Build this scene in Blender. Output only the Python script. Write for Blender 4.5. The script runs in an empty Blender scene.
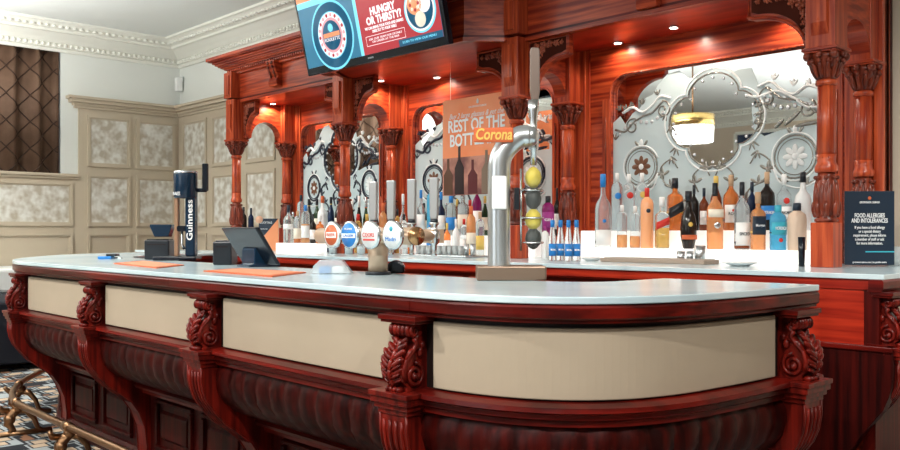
import bpy, math, random
from mathutils import Vector, Matrix
PI = math.pi
R = math.radians
rnd = random.Random(7)
SC = bpy.context.scene
COL = SC.collection

# ------------------------------------------------------------------ camera
CAMZ = 1.22
cam_d = bpy.data.cameras.new('camera')
cam = bpy.data.objects.new('camera', cam_d)
COL.objects.link(cam)
cam.location = (0, 0, CAMZ)
cam.rotation_euler = (PI/2, 0, math.atan2(.7277, .6859))
cam_d.sensor_width = 36
cam_d.lens = 36*870/900
cam_d.shift_y = 8/900
cam_d.clip_start = .05
SC.camera = cam

# ------------------------------------------------------------------ exposure and world
vs = SC.view_settings
vs.view_transform = 'Standard'
vs.look = 'None'
vs.gamma = 1
vs.use_curve_mapping = False
vs.exposure = 0.56
w = bpy.data.worlds.new('room_air')
w.use_nodes = True
w.node_tree.nodes['Background'].inputs[0].default_value = (.8, .9, 1, 1)
w.node_tree.nodes['Background'].inputs[1].default_value = .3
SC.world = w

# ------------------------------------------------------------------ lights
def area_light(name, loc, target, sx, sy, power, col):
    l = bpy.data.lights.new(name, 'AREA')
    l.shape = 'RECTANGLE'; l.size = sx; l.size_y = sy
    l.energy = power; l.color = col
    o = bpy.data.objects.new(name, l); COL.objects.link(o)
    o.location = loc
    o.rotation_euler = (Vector(target)-Vector(loc)).to_track_quat('-Z', 'Y').to_euler()
    return o
def spot_light(name, loc, power, col, size=110, blend=.8, radius=.02, target=None):
    l = bpy.data.lights.new(name, 'SPOT')
    l.energy = power; l.color = col; l.spot_size = R(size); l.spot_blend = blend; l.shadow_soft_size = radius
    o = bpy.data.objects.new(name, l); COL.objects.link(o); o.location = loc
    if target: o.rotation_euler = (Vector(target)-Vector(loc)).to_track_quat('-Z', 'Y').to_euler()
    return o
# daylight entering by the tall windows behind and beside the camera
area_light('window_daylight', (-3.6, -5.6, 2.1), (-3.6, 5, 1.6), 3.0, 2.2, 30, (.93, .97, 1))
area_light('window_daylight', (3.0, -5.6, 2.1), (0, 5, 1.6), 2.6, 2.2, 15, (.93, .97, 1))
area_light('added_ceiling_fill', (-3.4, -2.8, 2.5), (-3.4, -2.8, 4), 6.0, 4.0, 115, (1, .99, .965))  # added upward fill hung in mid-air to brighten the ceiling, no such fitting
area_light('added_ceiling_fill', (-7.9, 1.0, 2.5), (-8.0, 1.0, 4), 2.4, 3.4, 185, (1, .99, .965))  # second added upward fill, for the ceiling and wall at left

# added ceiling spots, out of view, for highlights on bar front and right wall
DOWN = [(.4, 2.9, 3.5), (.7, .8, 3.5), (-.9, -.6, 3.5), (-3.2, -.3, 3.5), (-5.6, -.3, 3.5), (-8.2, .2, 3.5)]
for q in DOWN: spot_light('added_downlight_spot', q, 190, (1, .96, .90), 95, .7, .06, target=(q[0]-(1.6 if q[1] > .5 and q[1] < 1 else .3), q[1]+1.7, .9))

# ------------------------------------------------------------------ projection helper: where a line of sight meets a plane
def ray(x):
    d = (x-450)/870
    return (.6859*d-.7277, .7277*d+.6859)
def on_y(x, y, Y):            # point on the vertical plane Y
    a, b = ray(x); Z = Y/b
    return Vector((a*Z, Y, CAMZ-(y-233)/870*Z))
def at_y(x, Y):
    a, b = ray(x); Z = Y/b
    return a*Z, Z
def on_z(x, y, z):            # point on the horizontal plane z
    Z = 870*(CAMZ-z)/(y-233); a, b = ray(x)
    return Vector((a*Z, b*Z, z))

# ------------------------------------------------------------------ materials
def M(name, col, rough=.5, metal=0, spec=.5, coat=0, trans=0, emit=None, es=1, ior=1.45, noise=0, nscale=8, bump=0, stretch=(1, 1, 1), col2=None, alpha=1, thr=(.35, .65), detail=4, coords='Object', bscale=None):
    m = bpy.data.materials.new(name); m.use_nodes = True
    nt = m.node_tree; b = nt.nodes['Principled BSDF']
    def c4(c): return (c[0], c[1], c[2], 1)
    b.inputs['Base Color'].default_value = c4(col)
    b.inputs['Roughness'].default_value = rough
    b.inputs['Metallic'].default_value = metal
    b.inputs['Specular IOR Level'].default_value = spec
    b.inputs['Coat Weight'].default_value = coat
    b.inputs['Coat Roughness'].default_value = .12
    b.inputs['Transmission Weight'].default_value = trans
    b.inputs['IOR'].default_value = ior
    b.inputs['Alpha'].default_value = alpha
    if emit:
        b.inputs['Emission Color'].default_value = c4(emit); b.inputs['Emission Strength'].default_value = es
    if col2 is not None or bump:
        tc = nt.nodes.new('ShaderNodeTexCoord'); mp = nt.nodes.new('ShaderNodeMapping')
        mp.inputs['Scale'].default_value = stretch
        nt.links.new(tc.outputs[coords], mp.inputs['Vector'])
        n = nt.nodes.new('ShaderNodeTexNoise'); n.inputs['Scale'].default_value = nscale; n.inputs['Detail'].default_value = detail
        nt.links.new(mp.outputs[0], n.inputs['Vector'])
        if col2 is not None:
            r = nt.nodes.new('ShaderNodeValToRGB')
            r.color_ramp.elements[0].position = thr[0]; r.color_ramp.elements[1].position = thr[1]
            r.color_ramp.elements[0].color = c4(col); r.color_ramp.elements[1].color = c4(col2)
            nt.links.new(n.outputs['Fac'], r.inputs[0]); nt.links.new(r.outputs[0], b.inputs['Base Color'])
        if bump:
            bp = nt.nodes.new('ShaderNodeBump'); bp.inputs['Strength'].default_value = bump; bp.inputs['Distance'].default_value = .01
            nt.links.new(n.outputs['Fac'], bp.inputs['Height']); nt.links.new(bp.outputs[0], b.inputs['Normal'])
    return m

def wood(name, a, b_, axis, rough=.32, coat=.15, spec=.35):
    st = {'x': (1.2, 5, 26), 'y': (26, 1.2, 26), 'z': (26, 26, 1.2)}[axis]
    return M(name, a, rough=rough, coat=coat, spec=spec, col2=b_, stretch=st, nscale=1.6, detail=6, thr=(.38, .68))
RA, RB = (.20, .016, .006), (.55, .080, .022)
wood_x = wood('red_mahogany_long_grain', RA, RB, 'x')
wood_z = wood('red_mahogany_upright_grain', (.26, .026, .009), (.60, .105, .032), 'z')
wood_c = wood('red_mahogany_carved', (.08, .012, .006), (.28, .050, .022), 'z', rough=.3)
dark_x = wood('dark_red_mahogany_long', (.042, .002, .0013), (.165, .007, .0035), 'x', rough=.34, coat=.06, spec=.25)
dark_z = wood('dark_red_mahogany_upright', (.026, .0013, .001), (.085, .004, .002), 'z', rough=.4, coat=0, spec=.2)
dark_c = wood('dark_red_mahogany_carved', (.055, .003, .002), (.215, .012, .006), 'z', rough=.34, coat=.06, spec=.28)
wood_s = wood('bright_red_soffit_wood', (.26, .012, .005), (.50, .035, .012), 'x')
base_z = wood('shadowed_base_mahogany', (.014, .0009, .0007), (.060, .003, .0016), 'z', rough=.4, coat=0, spec=.2)  # shade below the bar ledges put into this wood's darker colour
deep = M('shadow_black_paint', (.012, .004, .003), rough=.6)
cream = M('cream_leatherette', (.43, .355, .26), rough=.75, col2=(.46, .38, .28), nscale=3, bump=.03)
marble = M('pale_grey_marble', (.52, .67, .73), rough=.16, col2=(.66, .79, .83), nscale=2.2, detail=8, coat=.1)
wallp = M('pale_wall_paint', (.74, .76, .72), rough=.8)
beige = M('beige_wall_paint', (.62, .52, .41), rough=.8)
ceilm = M('ceiling_paint', (.76, .79, .77), rough=.85)
corn = M('cornice_plaster', (.80, .80, .73), rough=.75)
taupe = M('taupe_panel_paint', (.53, .45, .34), rough=.6)
relief = M('cream_relief_paper', (.47, .415, .33), rough=.8, col2=(.74, .73, .68), nscale=12, detail=1.5, thr=(.36, .66), bump=.6)
mirror_m = M('mirror_silver', (.86, .89, .89), rough=.015, metal=1)
brass = M('aged_brass', (.30, .17, .09), rough=.32, metal=1)
chrome = M('brushed_chrome', (.72, .75, .76), rough=.22, metal=1)
steel = M('dull_steel', (.62, .66, .68), rough=.3, metal=1)
black = M('black_plastic', (.012, .016, .022), rough=.35)
blackg = M('gloss_black', (.004, .008, .015), rough=.25, coat=.15, spec=.35)
white = M('white_plastic', (.85, .86, .85), rough=.4)
navy = M('navy_upholstery', (.003, .005, .012), rough=.7)
curt = M('brown_quilted_curtain', (.11, .058, .034), rough=.75, col2=(.16, .09, .055), nscale=5)
curt_dk = M('dark_curtain_stitch', (.05, .024, .014), rough=.8)
shelf_lit = M('lit_white_acrylic', (.9, .9, .88), rough=.4, emit=(1, .96, .90), es=.34)
lampglow = M('lamp_glow', (1, 1, 1), emit=(1, .93, .82), es=9)

# ------------------------------------------------------------------ mesh collector
class MB:
    def __init__(s): s.v = []; s.f = []; s.sm = []
    def add(s, vs_, fs, smooth=False, mat=None):
        o = len(s.v)
        if mat is not None: vs_ = [mat @ Vector(q) for q in vs_]
        s.v += [tuple(q) for q in vs_]
        s.f += [tuple(i+o for i in f) for f in fs]; s.sm += [smooth]*len(fs)
        return s
    def box(s, x0, x1, y0, y1, z0, z1, mat=None):
        v = [(x, y, z) for z in (z0, z1) for y in (y0, y1) for x in (x0, x1)]
        return s.add(v, [(0, 2, 3, 1), (4, 5, 7, 6), (0, 1, 5, 4), (2, 6, 7, 3), (0, 4, 6, 2), (1, 3, 7, 5)], False, mat)
    def prism(s, poly, a0, a1, plane='xz', mat=None):   # poly extruded along the third axis
        n = len(poly)
        def P(p, a):
            return {'xz': (p[0], a, p[1]), 'yz': (a, p[0], p[1]), 'xy': (p[0], p[1], a)}[plane]
        v = [P(p, a0) for p in poly]+[P(p, a1) for p in poly]
        f = [tuple(range(n-1, -1, -1)), tuple(range(n, 2*n))]+[(i, (i+1) % n, n+(i+1) % n, n+i) for i in range(n)]
        return s.add(v, f, False, mat)
    def lathe(s, prof, c=(0, 0, 0), seg=16, mat=None, mod=None, smooth=True, squash=1):
        v = []; f = []; n = len(prof)
        for i in range(seg):
            a = 2*PI*i/seg
            for r, z in prof:
                rr = r*(mod(a, z) if mod else 1)
                v.append((c[0]+rr*math.cos(a), c[1]+rr*math.sin(a)*squash, c[2]+z))
        for i in range(seg):
            j = (i+1) % seg
            for k in range(n-1):
                f.append((i*n+k, j*n+k, j*n+k+1, i*n+k+1))
        f.append(tuple(i*n for i in range(seg-1, -1, -1))); f.append(tuple(i*n+n-1 for i in range(seg)))
        return s.add(v, f, smooth, mat)
    def ball(s, c, r, seg=8, rings=6, mat=None):
        rx, ry, rz = r if isinstance(r, (tuple, list)) else (r, r, r)
        v = []; f = []
        for k in range(1, rings):
            t = PI*k/rings
            for i in range(seg):
                a = 2*PI*i/seg
                v.append((c[0]+rx*math.sin(t)*math.cos(a), c[1]+ry*math.sin(t)*math.sin(a), c[2]+rz*math.cos(t)))
        top = len(v); v.append((c[0], c[1], c[2]+rz)); v.append((c[0], c[1], c[2]-rz))
        for k in range(rings-2):
            for i in range(seg):
                j = (i+1) % seg
                f.append((k*seg+i, (k+1)*seg+i, (k+1)*seg+j, k*seg+j))
        for i in range(seg):
            j = (i+1) % seg
            f.append((top, i, j)); f.append((top+1, (rings-2)*seg+j, (rings-2)*seg+i))
        return s.add(v, f, True, mat)
    def leaf(s, p0, p1, wid, thick, out=(0, -1, 0)):     # pointed swelling between two points
        p0 = Vector(p0); p1 = Vector(p1); d = p1-p0; L = d.length; d.normalize()
        o = Vector(out); o = (o-d*o.dot(d)).normalized(); sd = d.cross(o)
        m = Matrix((( *sd, 0), (*o, 0), (*d, 0), (0, 0, 0, 1))).transposed()
        m.translation = (p0+p1)/2
        return s.ball((0, 0, 0), (wid/2, thick/2, L/2), 8, 6, mat=m)
    def tube(s, pts, r, seg=8, closed=False, mat=None, ends=True):
        pts = [Vector(p) for p in pts]; n = len(pts); v = []; f = []
        up = None
        for i in range(n):
            if closed: t = pts[(i+1) % n]-pts[i-1]
            else: t = pts[min(i+1, n-1)]-pts[max(i-1, 0)]
            t.normalize()
            if up is None:
                up = Vector((0, 0, 1)) if abs(t.z) < .9 else Vector((1, 0, 0))
            up = (up-t*up.dot(t)).normalized(); sd = t.cross(up)
            rr = r[i] if isinstance(r, (list, tuple)) else r
            for k in range(seg):
                a = 2*PI*k/seg
                v.append(pts[i]+up*(math.cos(a)*rr)+sd*(math.sin(a)*rr))
        m = n if closed else n-1
        for i in range(m):
            j = (i+1) % n
            for k in range(seg):
                l = (k+1) % seg
                f.append((i*seg+k, i*seg+l, j*seg+l, j*seg+k))
        if not closed and ends:
            f.append(tuple(range(seg-1, -1, -1))); f.append(tuple((n-1)*seg+k for k in range(seg)))
        return s.add(v, f, True, mat)
    def build(s, name, mat, parent=None, loc=None, rotz=0, bevel=0, link=True):
        me = bpy.data.meshes.new(name)
        me.from_pydata(s.v, [], s.f); me.update()
        for p, q in zip(me.polygons, s.sm): p.use_smooth = q
        me.materials.append(mat)
        o = bpy.data.objects.new(name, me)
        COL.objects.link(o)
        if loc is not None: o.location = loc
        o.rotation_euler.z = rotz
        if parent is not None: attach(o, parent)
        if bevel:
            b = o.modifiers.new('bevel', 'BEVEL'); b.width = bevel; b.segments = 2; b.limit_method = 'ANGLE'
        return o
WORLD_PARENTS = set()
def attach(o, parent):
    o.parent = parent
    q = parent; off = Vector((0, 0, 0))
    if parent.get('_w'):                     # geometry written in room coordinates
        p = parent
        while p.parent: p = p.parent
        if p is parent: o.matrix_parent_inverse = Matrix.Translation(-parent.location)
def tag(o, label=None, cat=None, group=None, kind=None):
    if label: o['label'] = label
    if cat: o['category'] = cat
    if group: o['group'] = group
    if kind: o['kind'] = kind
    return o
def empty(name, loc, label, cat, group=None, rotz=0, world=False):
    o = bpy.data.objects.new(name, None); COL.objects.link(o)
    o.location = loc; o.rotation_euler.z = rotz; o.empty_display_size = .05
    if world: o['_w'] = 1
    return tag(o, label, cat, group)
def struct(name, mb, mat, **k):
    return tag(mb.build(name, mat, **k), kind='structure')
def dup(root, loc, rotz=None, label=None, scale=None):
    def cp(o, par):
        c = o.copy(); COL.objects.link(c)
        if par is not None: c.parent = par
        for ch in list(o.children): cp(ch, c)
        return c
    r = cp(root, None); r.location = loc
    if rotz is not None: r.rotation_euler.z = rotz
    if label: r['label'] = label
    if scale: r.scale = scale
    return r
def text(name, body, size, mat, parent, loc, rot=(PI/2, 0, 0), width=None, align='CENTER', extrude=.0006, bold=0, spacing=1.0, shear=0):
    cu = bpy.data.curves.new(name, 'FONT'); cu.body = body; cu.size = size; cu.align_x = align; cu.align_y = 'CENTER'
    cu.extrude = extrude; cu.offset = bold; cu.space_line = spacing; cu.shear = shear
    cu.resolution_u = 3
    t = bpy.data.objects.new(name, cu); COL.objects.link(t)
    bpy.context.view_layer.update()
    me = bpy.data.meshes.new_from_object(t.evaluated_get(bpy.context.evaluated_depsgraph_get()))
    bpy.data.objects.remove(t)
    me.materials.clear(); me.materials.append(mat)
    o = bpy.data.objects.new(name, me); COL.objects.link(o)
    if width:
        xs = [v.co.x for v in me.vertices]; k = width/max(1e-6, max(xs)-min(xs))
        for v in me.vertices: v.co.x *= k
    o.location = loc; o.rotation_euler = rot
    if parent is not None: attach(o, parent)
    return o
def shape2d(name, loops, mat, parent, mapf, thick=.001):
    # filled outline with holes, given in 2D and carried to 3D by mapf
    cu = bpy.data.curves.new(name, 'CURVE'); cu.dimensions = '2D'; cu.fill_mode = 'BOTH'; cu.extrude = thick/2
    for lp in loops:
        sp = cu.splines.new('POLY'); sp.points.add(len(lp)-1); sp.use_cyclic_u = True
        for p, q in zip(sp.points, lp): p.co = (q[0], q[1], 0, 1)
    t = bpy.data.objects.new(name, cu); COL.objects.link(t)
    bpy.context.view_layer.update()
    me = bpy.data.meshes.new_from_object(t.evaluated_get(bpy.context.evaluated_depsgraph_get()))
    bpy.data.objects.remove(t)
    for v in me.vertices: v.co = mapf(v.co)
    me.materials.clear(); me.materials.append(mat)
    o = bpy.data.objects.new(name, me); COL.objects.link(o)
    if parent is not None: attach(o, parent)
    return o
def catmull(pts, n=8):
    pts = [Vector(p) for p in pts]; out = []
    P = [2*pts[0]-pts[1]]+pts+[2*pts[-1]-pts[-2]]
    for i in range(1, len(P)-2):
        for k in range(n):
            t = k/n; a, b, c, d = P[i-1], P[i], P[i+1], P[i+2]
            out.append(.5*((2*b)+(c-a)*t+(2*a-5*b+4*c-d)*t*t+(3*b-a-3*c+d)*t**3))
    out.append(pts[-1]); return out
class Path:     # plan-view line; left-hand side normal points INTO the bar
    def __init__(s, pts):
        s.p = [Vector((q[0], q[1])) for q in pts]; s.s = [0]
        for a, b in zip(s.p, s.p[1:]): s.s.append(s.s[-1]+(b-a).length)
        s.n = []
        for i in range(len(s.p)):
            t = s.p[min(i+1, len(s.p)-1)]-s.p[max(i-1, 0)]; t.normalize(); s.n.append(Vector((-t.y, t.x)))
        s.L = s.s[-1]
    def at(s, q):
        q = max(0, min(s.L, q))
        for i in range(len(s.s)-1):
            if q <= s.s[i+1]+1e-9:
                t = (q-s.s[i])/max(1e-9, s.s[i+1]-s.s[i])
                return s.p[i].lerp(s.p[i+1], t), s.n[i].lerp(s.n[i+1], t).normalized()
        return s.p[-1], s.n[-1]
    def pt(s, q, d, z):
        p, n = s.at(q); r = p+n*d; return (r.x, r.y, z)
    def yaw(s, q):
        p, n = s.at(q); return math.atan2(-n.x, n.y)      # local +y points into the bar
    def near(s, x, y):
        best = min(range(400), key=lambda k: (s.at(s.L*k/399)[0]-Vector((x, y))).length); return s.L*best/399
def strip(mb, path, s0, s1, prof, step=.08, close=True):      # closed profile swept along a stretch of the path
    n = max(1, int((s1-s0)/step)); m = len(prof); v = []; f = []
    for i in range(n+1):
        q = s0+(s1-s0)*i/n
        for d, z in prof: v.append(path.pt(q, d, z))
    for i in range(n):
        for k in range(m if close else m-1):
            l = (k+1) % m
            f.append((i*m+k, (i+1)*m+k, (i+1)*m+l, i*m+l))
    if close: f.append(tuple(range(m))); f.append(tuple(n*m+k for k in range(m-1, -1, -1)))
    return mb.add(v, f)
def rect(d0, d1, z0, z1): return [(d0, z0), (d0, z1), (d1, z1), (d1, z0)]
# ------------------------------------------------------------------ room shell
X0, X1, Y0, Y1, ZC = -10.33, 4.5, -5.8, 5.05, 3.58
carpet = M('patterned_carpet', (.03, .045, .07), rough=.95)
nt = carpet.node_tree
tc = nt.nodes.new('ShaderNodeTexCoord'); vo = nt.nodes.new('ShaderNodeTexVoronoi'); vo.inputs['Scale'].default_value = 7; vo.distance = 'CHEBYCHEV'
rp = nt.nodes.new('ShaderNodeValToRGB'); rp.color_ramp.interpolation = 'CONSTANT'
e = rp.color_ramp.elements; e[0].color = (.48, .36, .25, 1); e[1].position = .28; e[1].color = (.006, .009, .014, 1)
for ps, c in ((.36, (.30, .33, .34, 1)), (.45, (.006, .009, .014, 1)), (.6, (.22, .10, .05, 1))):
    k = e.new(ps); k.color = c
nt.links.new(tc.outputs['Object'], vo.inputs['Vector']); nt.links.new(vo.outputs['Distance'], rp.inputs[0]); nt.links.new(rp.outputs[0], nt.nodes['Principled BSDF'].inputs['Base Color'])
struct('floor', MB().box(X0-.2, X1+.2, Y0-.2, Y1+.2, -.1, 0), carpet)
struct('ceiling', MB().box(X0-.2, X1+.2, Y0-.2, Y1+.2, ZC, ZC+.1), ceilm)
# left wall with the window opening
wb = MB()
WY0, WY1, WZ0, WZ1 = .9, 3.60, 1.9, 3.35
wb.box(X0-.35, X0, Y0, WY0, 0, ZC); wb.box(X0-.35, X0, WY1, Y1+.2, 0, ZC)
wb.box(X0-.35, X0, WY0, WY1, 0, WZ0); wb.box(X0-.35, X0, WY0, WY1, WZ1, ZC)
struct('wall_left', wb, wallp)
struct('wall_back', MB().box(X0-.2, -2.2, Y1, Y1+.2, 0, ZC), wallp)
struct('wall_back', MB().box(-2.2, X1+.2, Y1, Y1+.2, 0, ZC), beige)
struct('wall_right', MB().box(X1, X1+.2, Y0, Y1, 0, ZC), beige)
struct('wall_front', MB().box(X0-.2, X1+.2, Y0-.2, Y0, 0, ZC), beige)
glassw = M('window_daylight_pane', (.02, .03, .06), rough=.1, emit=(.05, .09, .2), es=.25)
win = MB().box(X0-.30, X0-.27, WY0, WY1, WZ0, WZ1); struct('window_1', win, glassw)
def quilt_curtain(name, x, y0, y1, z0, z1, label, axis='y'):
    e_ = empty(name, (x, (y0+y1)/2, z0) if axis == 'y' else ((y0+y1)/2, x, z0), label, 'curtain', world=True)
    m = MB(); n = 90; v = []; f = []
    for i in range(n+1):
        t = y0+(y1-y0)*i/n; w_ = .045*math.sin(t*23)+.018*math.sin(t*51)
        for z in (z0, z1):
            for dx in (0, .012):
                v.append((x+w_+dx, t, z) if axis == 'y' else (t, x+w_+dx, z))
    for i in range(n):
        a = i*4; b = a+4
        f += [(a, b, b+2, a+2), (a+1, a+3, b+3, b+1), (a+2, b+2, b+3, a+3), (a, a+1, b+1, b)]
    f += [(0, 2, 3, 1), (n*4, n*4+1, n*4+3, n*4+2)]
    m.add(v, f, True); m.build('cloth', curt, e_)
    s = MB()                                        # stitched lozenges
    H = .30; W = .26
    def wp(t, z): 
        w_ = .045*math.sin(t*23)+.018*math.sin(t*51)+(.017)
        return (x+w_, t, z) if axis == 'y' else (t, x+w_, z)
    k = y0-2
    for sg in (1, -1):
        t0 = y0-(z1-z0)*W/H-W if sg > 0 else y0
        while t0 < y1+(z1-z0)*W/H+W:
            pts = []
            for q in range(61):
                z = z0+(z1-z0)*q/60; t = t0+sg*(z-z0)*W/H
                if y0 < t < y1: pts.append(wp(t, z))
                else:
                    if len(pts) > 2: s.tube(pts, .007, 4)
                    pts = []
            if len(pts) > 2: s.tube(pts, .007, 4)
            t0 += W
    s.build('stitching', curt_dk, e_)
    return e_
quilt_curtain('curtain', X0-.06, WY0+.02, WY1-.02, WZ0, WZ1, 'brown quilted curtain with lozenge stitching drawn across the left window')
# cornice
cp_ = [(d_, z_+.05) for d_, z_ in [(0, 3.24), (.03, 3.24), (.045, 3.27), (.03, 3.28), (.05, 3.285), (.05, 3.335), (.07, 3.345), (.10, 3.37), (.18, 3.42), (.22, 3.425), (.22, 3.45), (.28, 3.47), (.33, 3.50), (.36, 3.505), (.36, 3.53), (0, 3.53)]]
def cornice(name, a, b, extra0=0, extra1=0):
    a = Vector(a); b = Vector(b); t = (b-a).normalized(); n = Vector((-t.y, t.x)); L = (b-a).length
    m = MB(); v = []; k = len(cp_)
    for s_ in (0, 1):
        for d, z in cp_:
            p = (a+t*min(d, .36)*extra0 if s_ == 0 else b-t*min(d, .36)*extra1)+n*d
            v.append((p.x, p.y, z))
    f = [(i, (i+1) % k, k+(i+1) % k, k+i) for i in range(k)]+[tuple(range(k-1, -1, -1)), tuple(range(k, 2*k))]
    m.add(v, f)
    s_ = .05
    while s_ < L-.05:
        p = a+t*s_+n*.055
        m.ball((p.x, p.y, 3.36), (.022, .022, .024), 6, 4); s_ += .062
    s_ = .2
    while s_ < L-.2:                                  # low relief scrolls on the upper band
        p = a+t*s_+n*.285
        m.ball((p.x, p.y, 3.518), (.03, .03, .018), 6, 4); s_ += .075
    return struct(name, m, corn)
cornice('trim_1', (X0, Y1), (X0, Y0), 1, 1)
cornice('trim_2', (X1, Y1), (X0, Y1), 1, 1)
cornice('trim_3', (X0, Y0), (X1, Y0), 1, 1)
# windows in the wall behind the camera (seen only in the mirrors)
for i, (a, b) in enumerate(((-8.5, -6.6), (-5.1, -2.1), (1.7, 4.3))):
    m = MB().box(a, b, Y0+.002, Y0+.03, .9, 3.15); struct('window_%d' % (i+2), m, M('window_pane_%d' % i, (.02, .04, .09), rough=.1, emit=(.30, .38, .45), es=.0 if i == 0 else .5))
    m = MB()
    for xx in (a, (a+b)/2, b): m.box(xx-.03, xx+.03, Y0+.03, Y0+.07, .9, 3.15)
    for zz in (.9, 2.0, 3.15): m.box(a, b, Y0+.03, Y0+.07, zz-.03, zz+.03)
    struct('trim_%d' % (i+4), m, corn)

# ------------------------------------------------------------------ taupe wall panelling
def frame_ring(m, u0, u1, z0, z1, w_, d0, d1, mapf):
    # moulded frame lying on a wall, mapf(u, d, z)
    for (a, b, c, e_) in ((u0, u1, z0, z0+w_), (u0, u1, z1-w_, z1), (u0, u0+w_, z0+w_, z1-w_), (u1-w_, u1, z0+w_, z1-w_)):
        v = [mapf(u, d, z) for z in (c, e_) for d in (d0, d1) for u in (a, b)]
        m.add(v, [(0, 2, 3, 1), (4, 5, 7, 6), (0, 1, 5, 4), (2, 6, 7, 3), (0, 4, 6, 2), (1, 3, 7, 5)])
def leaves(m, u0, u1, z0, z1, mapf, seed):
    r = random.Random(seed); W_ = u1-u0; H_ = z1-z0
    n = int(34*W_*H_/.35)
    for i in range(n):
        cu, cz = r.uniform(u0+.05, u1-.05), r.uniform(z0+.05, z1-.05); a = r.uniform(0, 2*PI); L = r.uniform(.05, .12)
        if not (u0+.02 < cu+L*math.cos(a) < u1-.02 and z0+.02 < cz+L*math.sin(a) < z1-.02): L = .04
        for k in (-1, 0, 1):
            aa = a+k*.55
            p0 = mapf(cu, .003, cz); p1 = mapf(cu+L*math.cos(aa), .003, cz+L*math.sin(aa))
            out = Vector(mapf(cu, 1, cz))-Vector(mapf(cu, 0, cz))
            m.leaf(p0, p1, L*.38, .02, out)
wallL = lambda u, d, z: (X0+d, u, z)
wallB = lambda u, d, z: (u, Y1-d, z)
leafm = M('raised_leaf_relief', (.36, .31, .235), rough=.7)
def panelling(name, label, u0, u1, ztop, rows, mapf, seed, flip=False, cor=True):
    c = mapf((u0+u1)/2, 0, 0)
    e_ = empty(name, c, label, 'wall panelling', world=True)
    e_['kind'] = 'structure'
    m = MB()
    def bx(m, a, b, d0, d1, z0, z1):
        v = [mapf(u, d, z) for z in (z0, z1) for d in (d0, d1) for u in (a, b)]
        m.add(v, [(0, 2, 3, 1), (4, 5, 7, 6), (0, 1, 5, 4), (2, 6, 7, 3), (0, 4, 6, 2), (1, 3, 7, 5)])
    bx(m, u0, u1, 0, .03, 0, ztop)
    bx(m, u0, u1, .03, .05, 0, .16)
    m.build('board', taupe, e_)
    m = MB()
    for d, a, b in ((.05, -.13, -.10), (.07, -.10, -.07), (.11, -.07, -.03), (.14, -.03, 0)):
        bx(m, u0-(d if seed == 3 else 0), u1, 0, d, ztop+a, ztop+b)
    if not cor:
        m = MB(); bx(m, u0, u1, 0, .07, ztop-.03, ztop); bx(m, u0, u1, 0, .05, ztop-.06, ztop-.03)
    m.build('top_moulding', taupe, e_)
    k = seed
    for (a, b, z0, z1, fancy) in rows:
        fm = MB(); frame_ring(fm, a, b, z0, z1, .03, .03, .048, mapf); frame_ring(fm, a+.03, b-.03, z0+.03, z1-.03, .015, .03, .038, mapf)
        fo = fm.build('panel_frame', taupe, e_)
        if fancy:
            pm = MB(); bx(pm, a+.045, b-.045, .030, .034, z0+.045, z1-.045)
            po = pm.build('relief_panel', relief, e_)
            po.name = 'relief_panel'
        k += 1
    return e_
rows = []
for a, b in ((3.885, 4.40), (4.47, 4.98)):
    rows += [(a, b, 2.0, 2.60, 1), (a, b, 1.30, 1.91, 1), (a, b, .35, 1.22, 0)]
panelling('trim_10', 'tall taupe panelling on left wall', 3.79, Y1, 2.80, rows, wallL, 3)
rows = []
v_ = 3.72
while v_ > -1:
    rows += [(v_-1.12, v_, 1.30, 1.80, 1), (v_-1.12, v_, .35, 1.22, 0)]; v_ -= 1.2
panelling('trim_11', 'low taupe panelling below window', Y0+.1, 3.79, 1.9, rows, wallL, 9, cor=False)
rows = []
for i in range(4):
    a = -10.18+i*.76
    rows += [(a, a+.62, 2.0, 2.60, 1), (a, a+.62, 1.30, 1.91, 1), (a, a+.62, .35, 1.22, 0)]
panelling('trim_12', 'tall taupe panelling on bar wall', X0, -7.0, 2.80, rows, wallB, 20)
# pale bench under the window
be = empty('banquette_bench', (-9.2, 3.4, 0), 'dark navy banquette with pale padded top at left edge', 'bench', world=True)
MB().box(-10.27, -8.2, 2.2, 3.55, .06, .62).build('seat_base', navy, be, bevel=.03)
MB().box(-10.27, -9.4, 2.0, 3.6, .62, .86).build('padded_top', M('pale_vinyl', (.66, .68, .66), rough=.5), be, bevel=.03)

# ------------------------------------------------------------------ front bar
outer = catmull([(-7.52, 3.7), (-7.46, 3.19), (-7.16, 2.57), (-6.62, 2.13), (-6.12, 1.84), (-5.65, 1.70), (-5.2, 1.68)], 6)
outer += catmull([(-5.0, 1.68), (-4, 1.68), (-3, 1.675), (-2.3, 1.67)], 3)
outer += catmull([(-1.98, 1.668), (-1.78, 1.68), (-1.60, 1.73), (-1.46, 1.82), (-1.36, 1.95), (-1.30, 2.12), (-1.27, 2.35), (-1.255, 2.6), (-1.25, 2.85)], 12)
outer = [p.to_2d() if hasattr(p, 'to_2d') else p for p in outer]
inner = catmull([(-1.83, 2.83), (-1.83, 2.55), (-1.87, 2.43), (-2.0, 2.36), (-2.3, 2.33), (-3.5, 2.37), (-5.0, 2.44), (-5.8, 2.52), (-6.3, 2.75), (-6.6, 3.15), (-6.72, 3.7)], 5)
FP = Path(outer)
IP = Path([(p.x, p.y) for p in inner])
def off_poly(path, d): return [tuple((p+n*d)) for p, n in zip(path.p, path.n)]
wt = MB(); wt.prism([tuple(p)[:2] for p in FP.p]+[tuple(p)[:2] for p in IP.p], 1.03, 1.05, 'xy')
wo = wt.build('marble_worktop', marble, bevel=.003)
tag(wo, 'pale grey marble worktop on the curved front bar', 'countertop')
BAR = empty('front_bar', (-3.5, 2.0, 0), 'curved dark red mahogany front bar with cream panels and carved brackets', 'bar counter', world=True)
m = MB()
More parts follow.
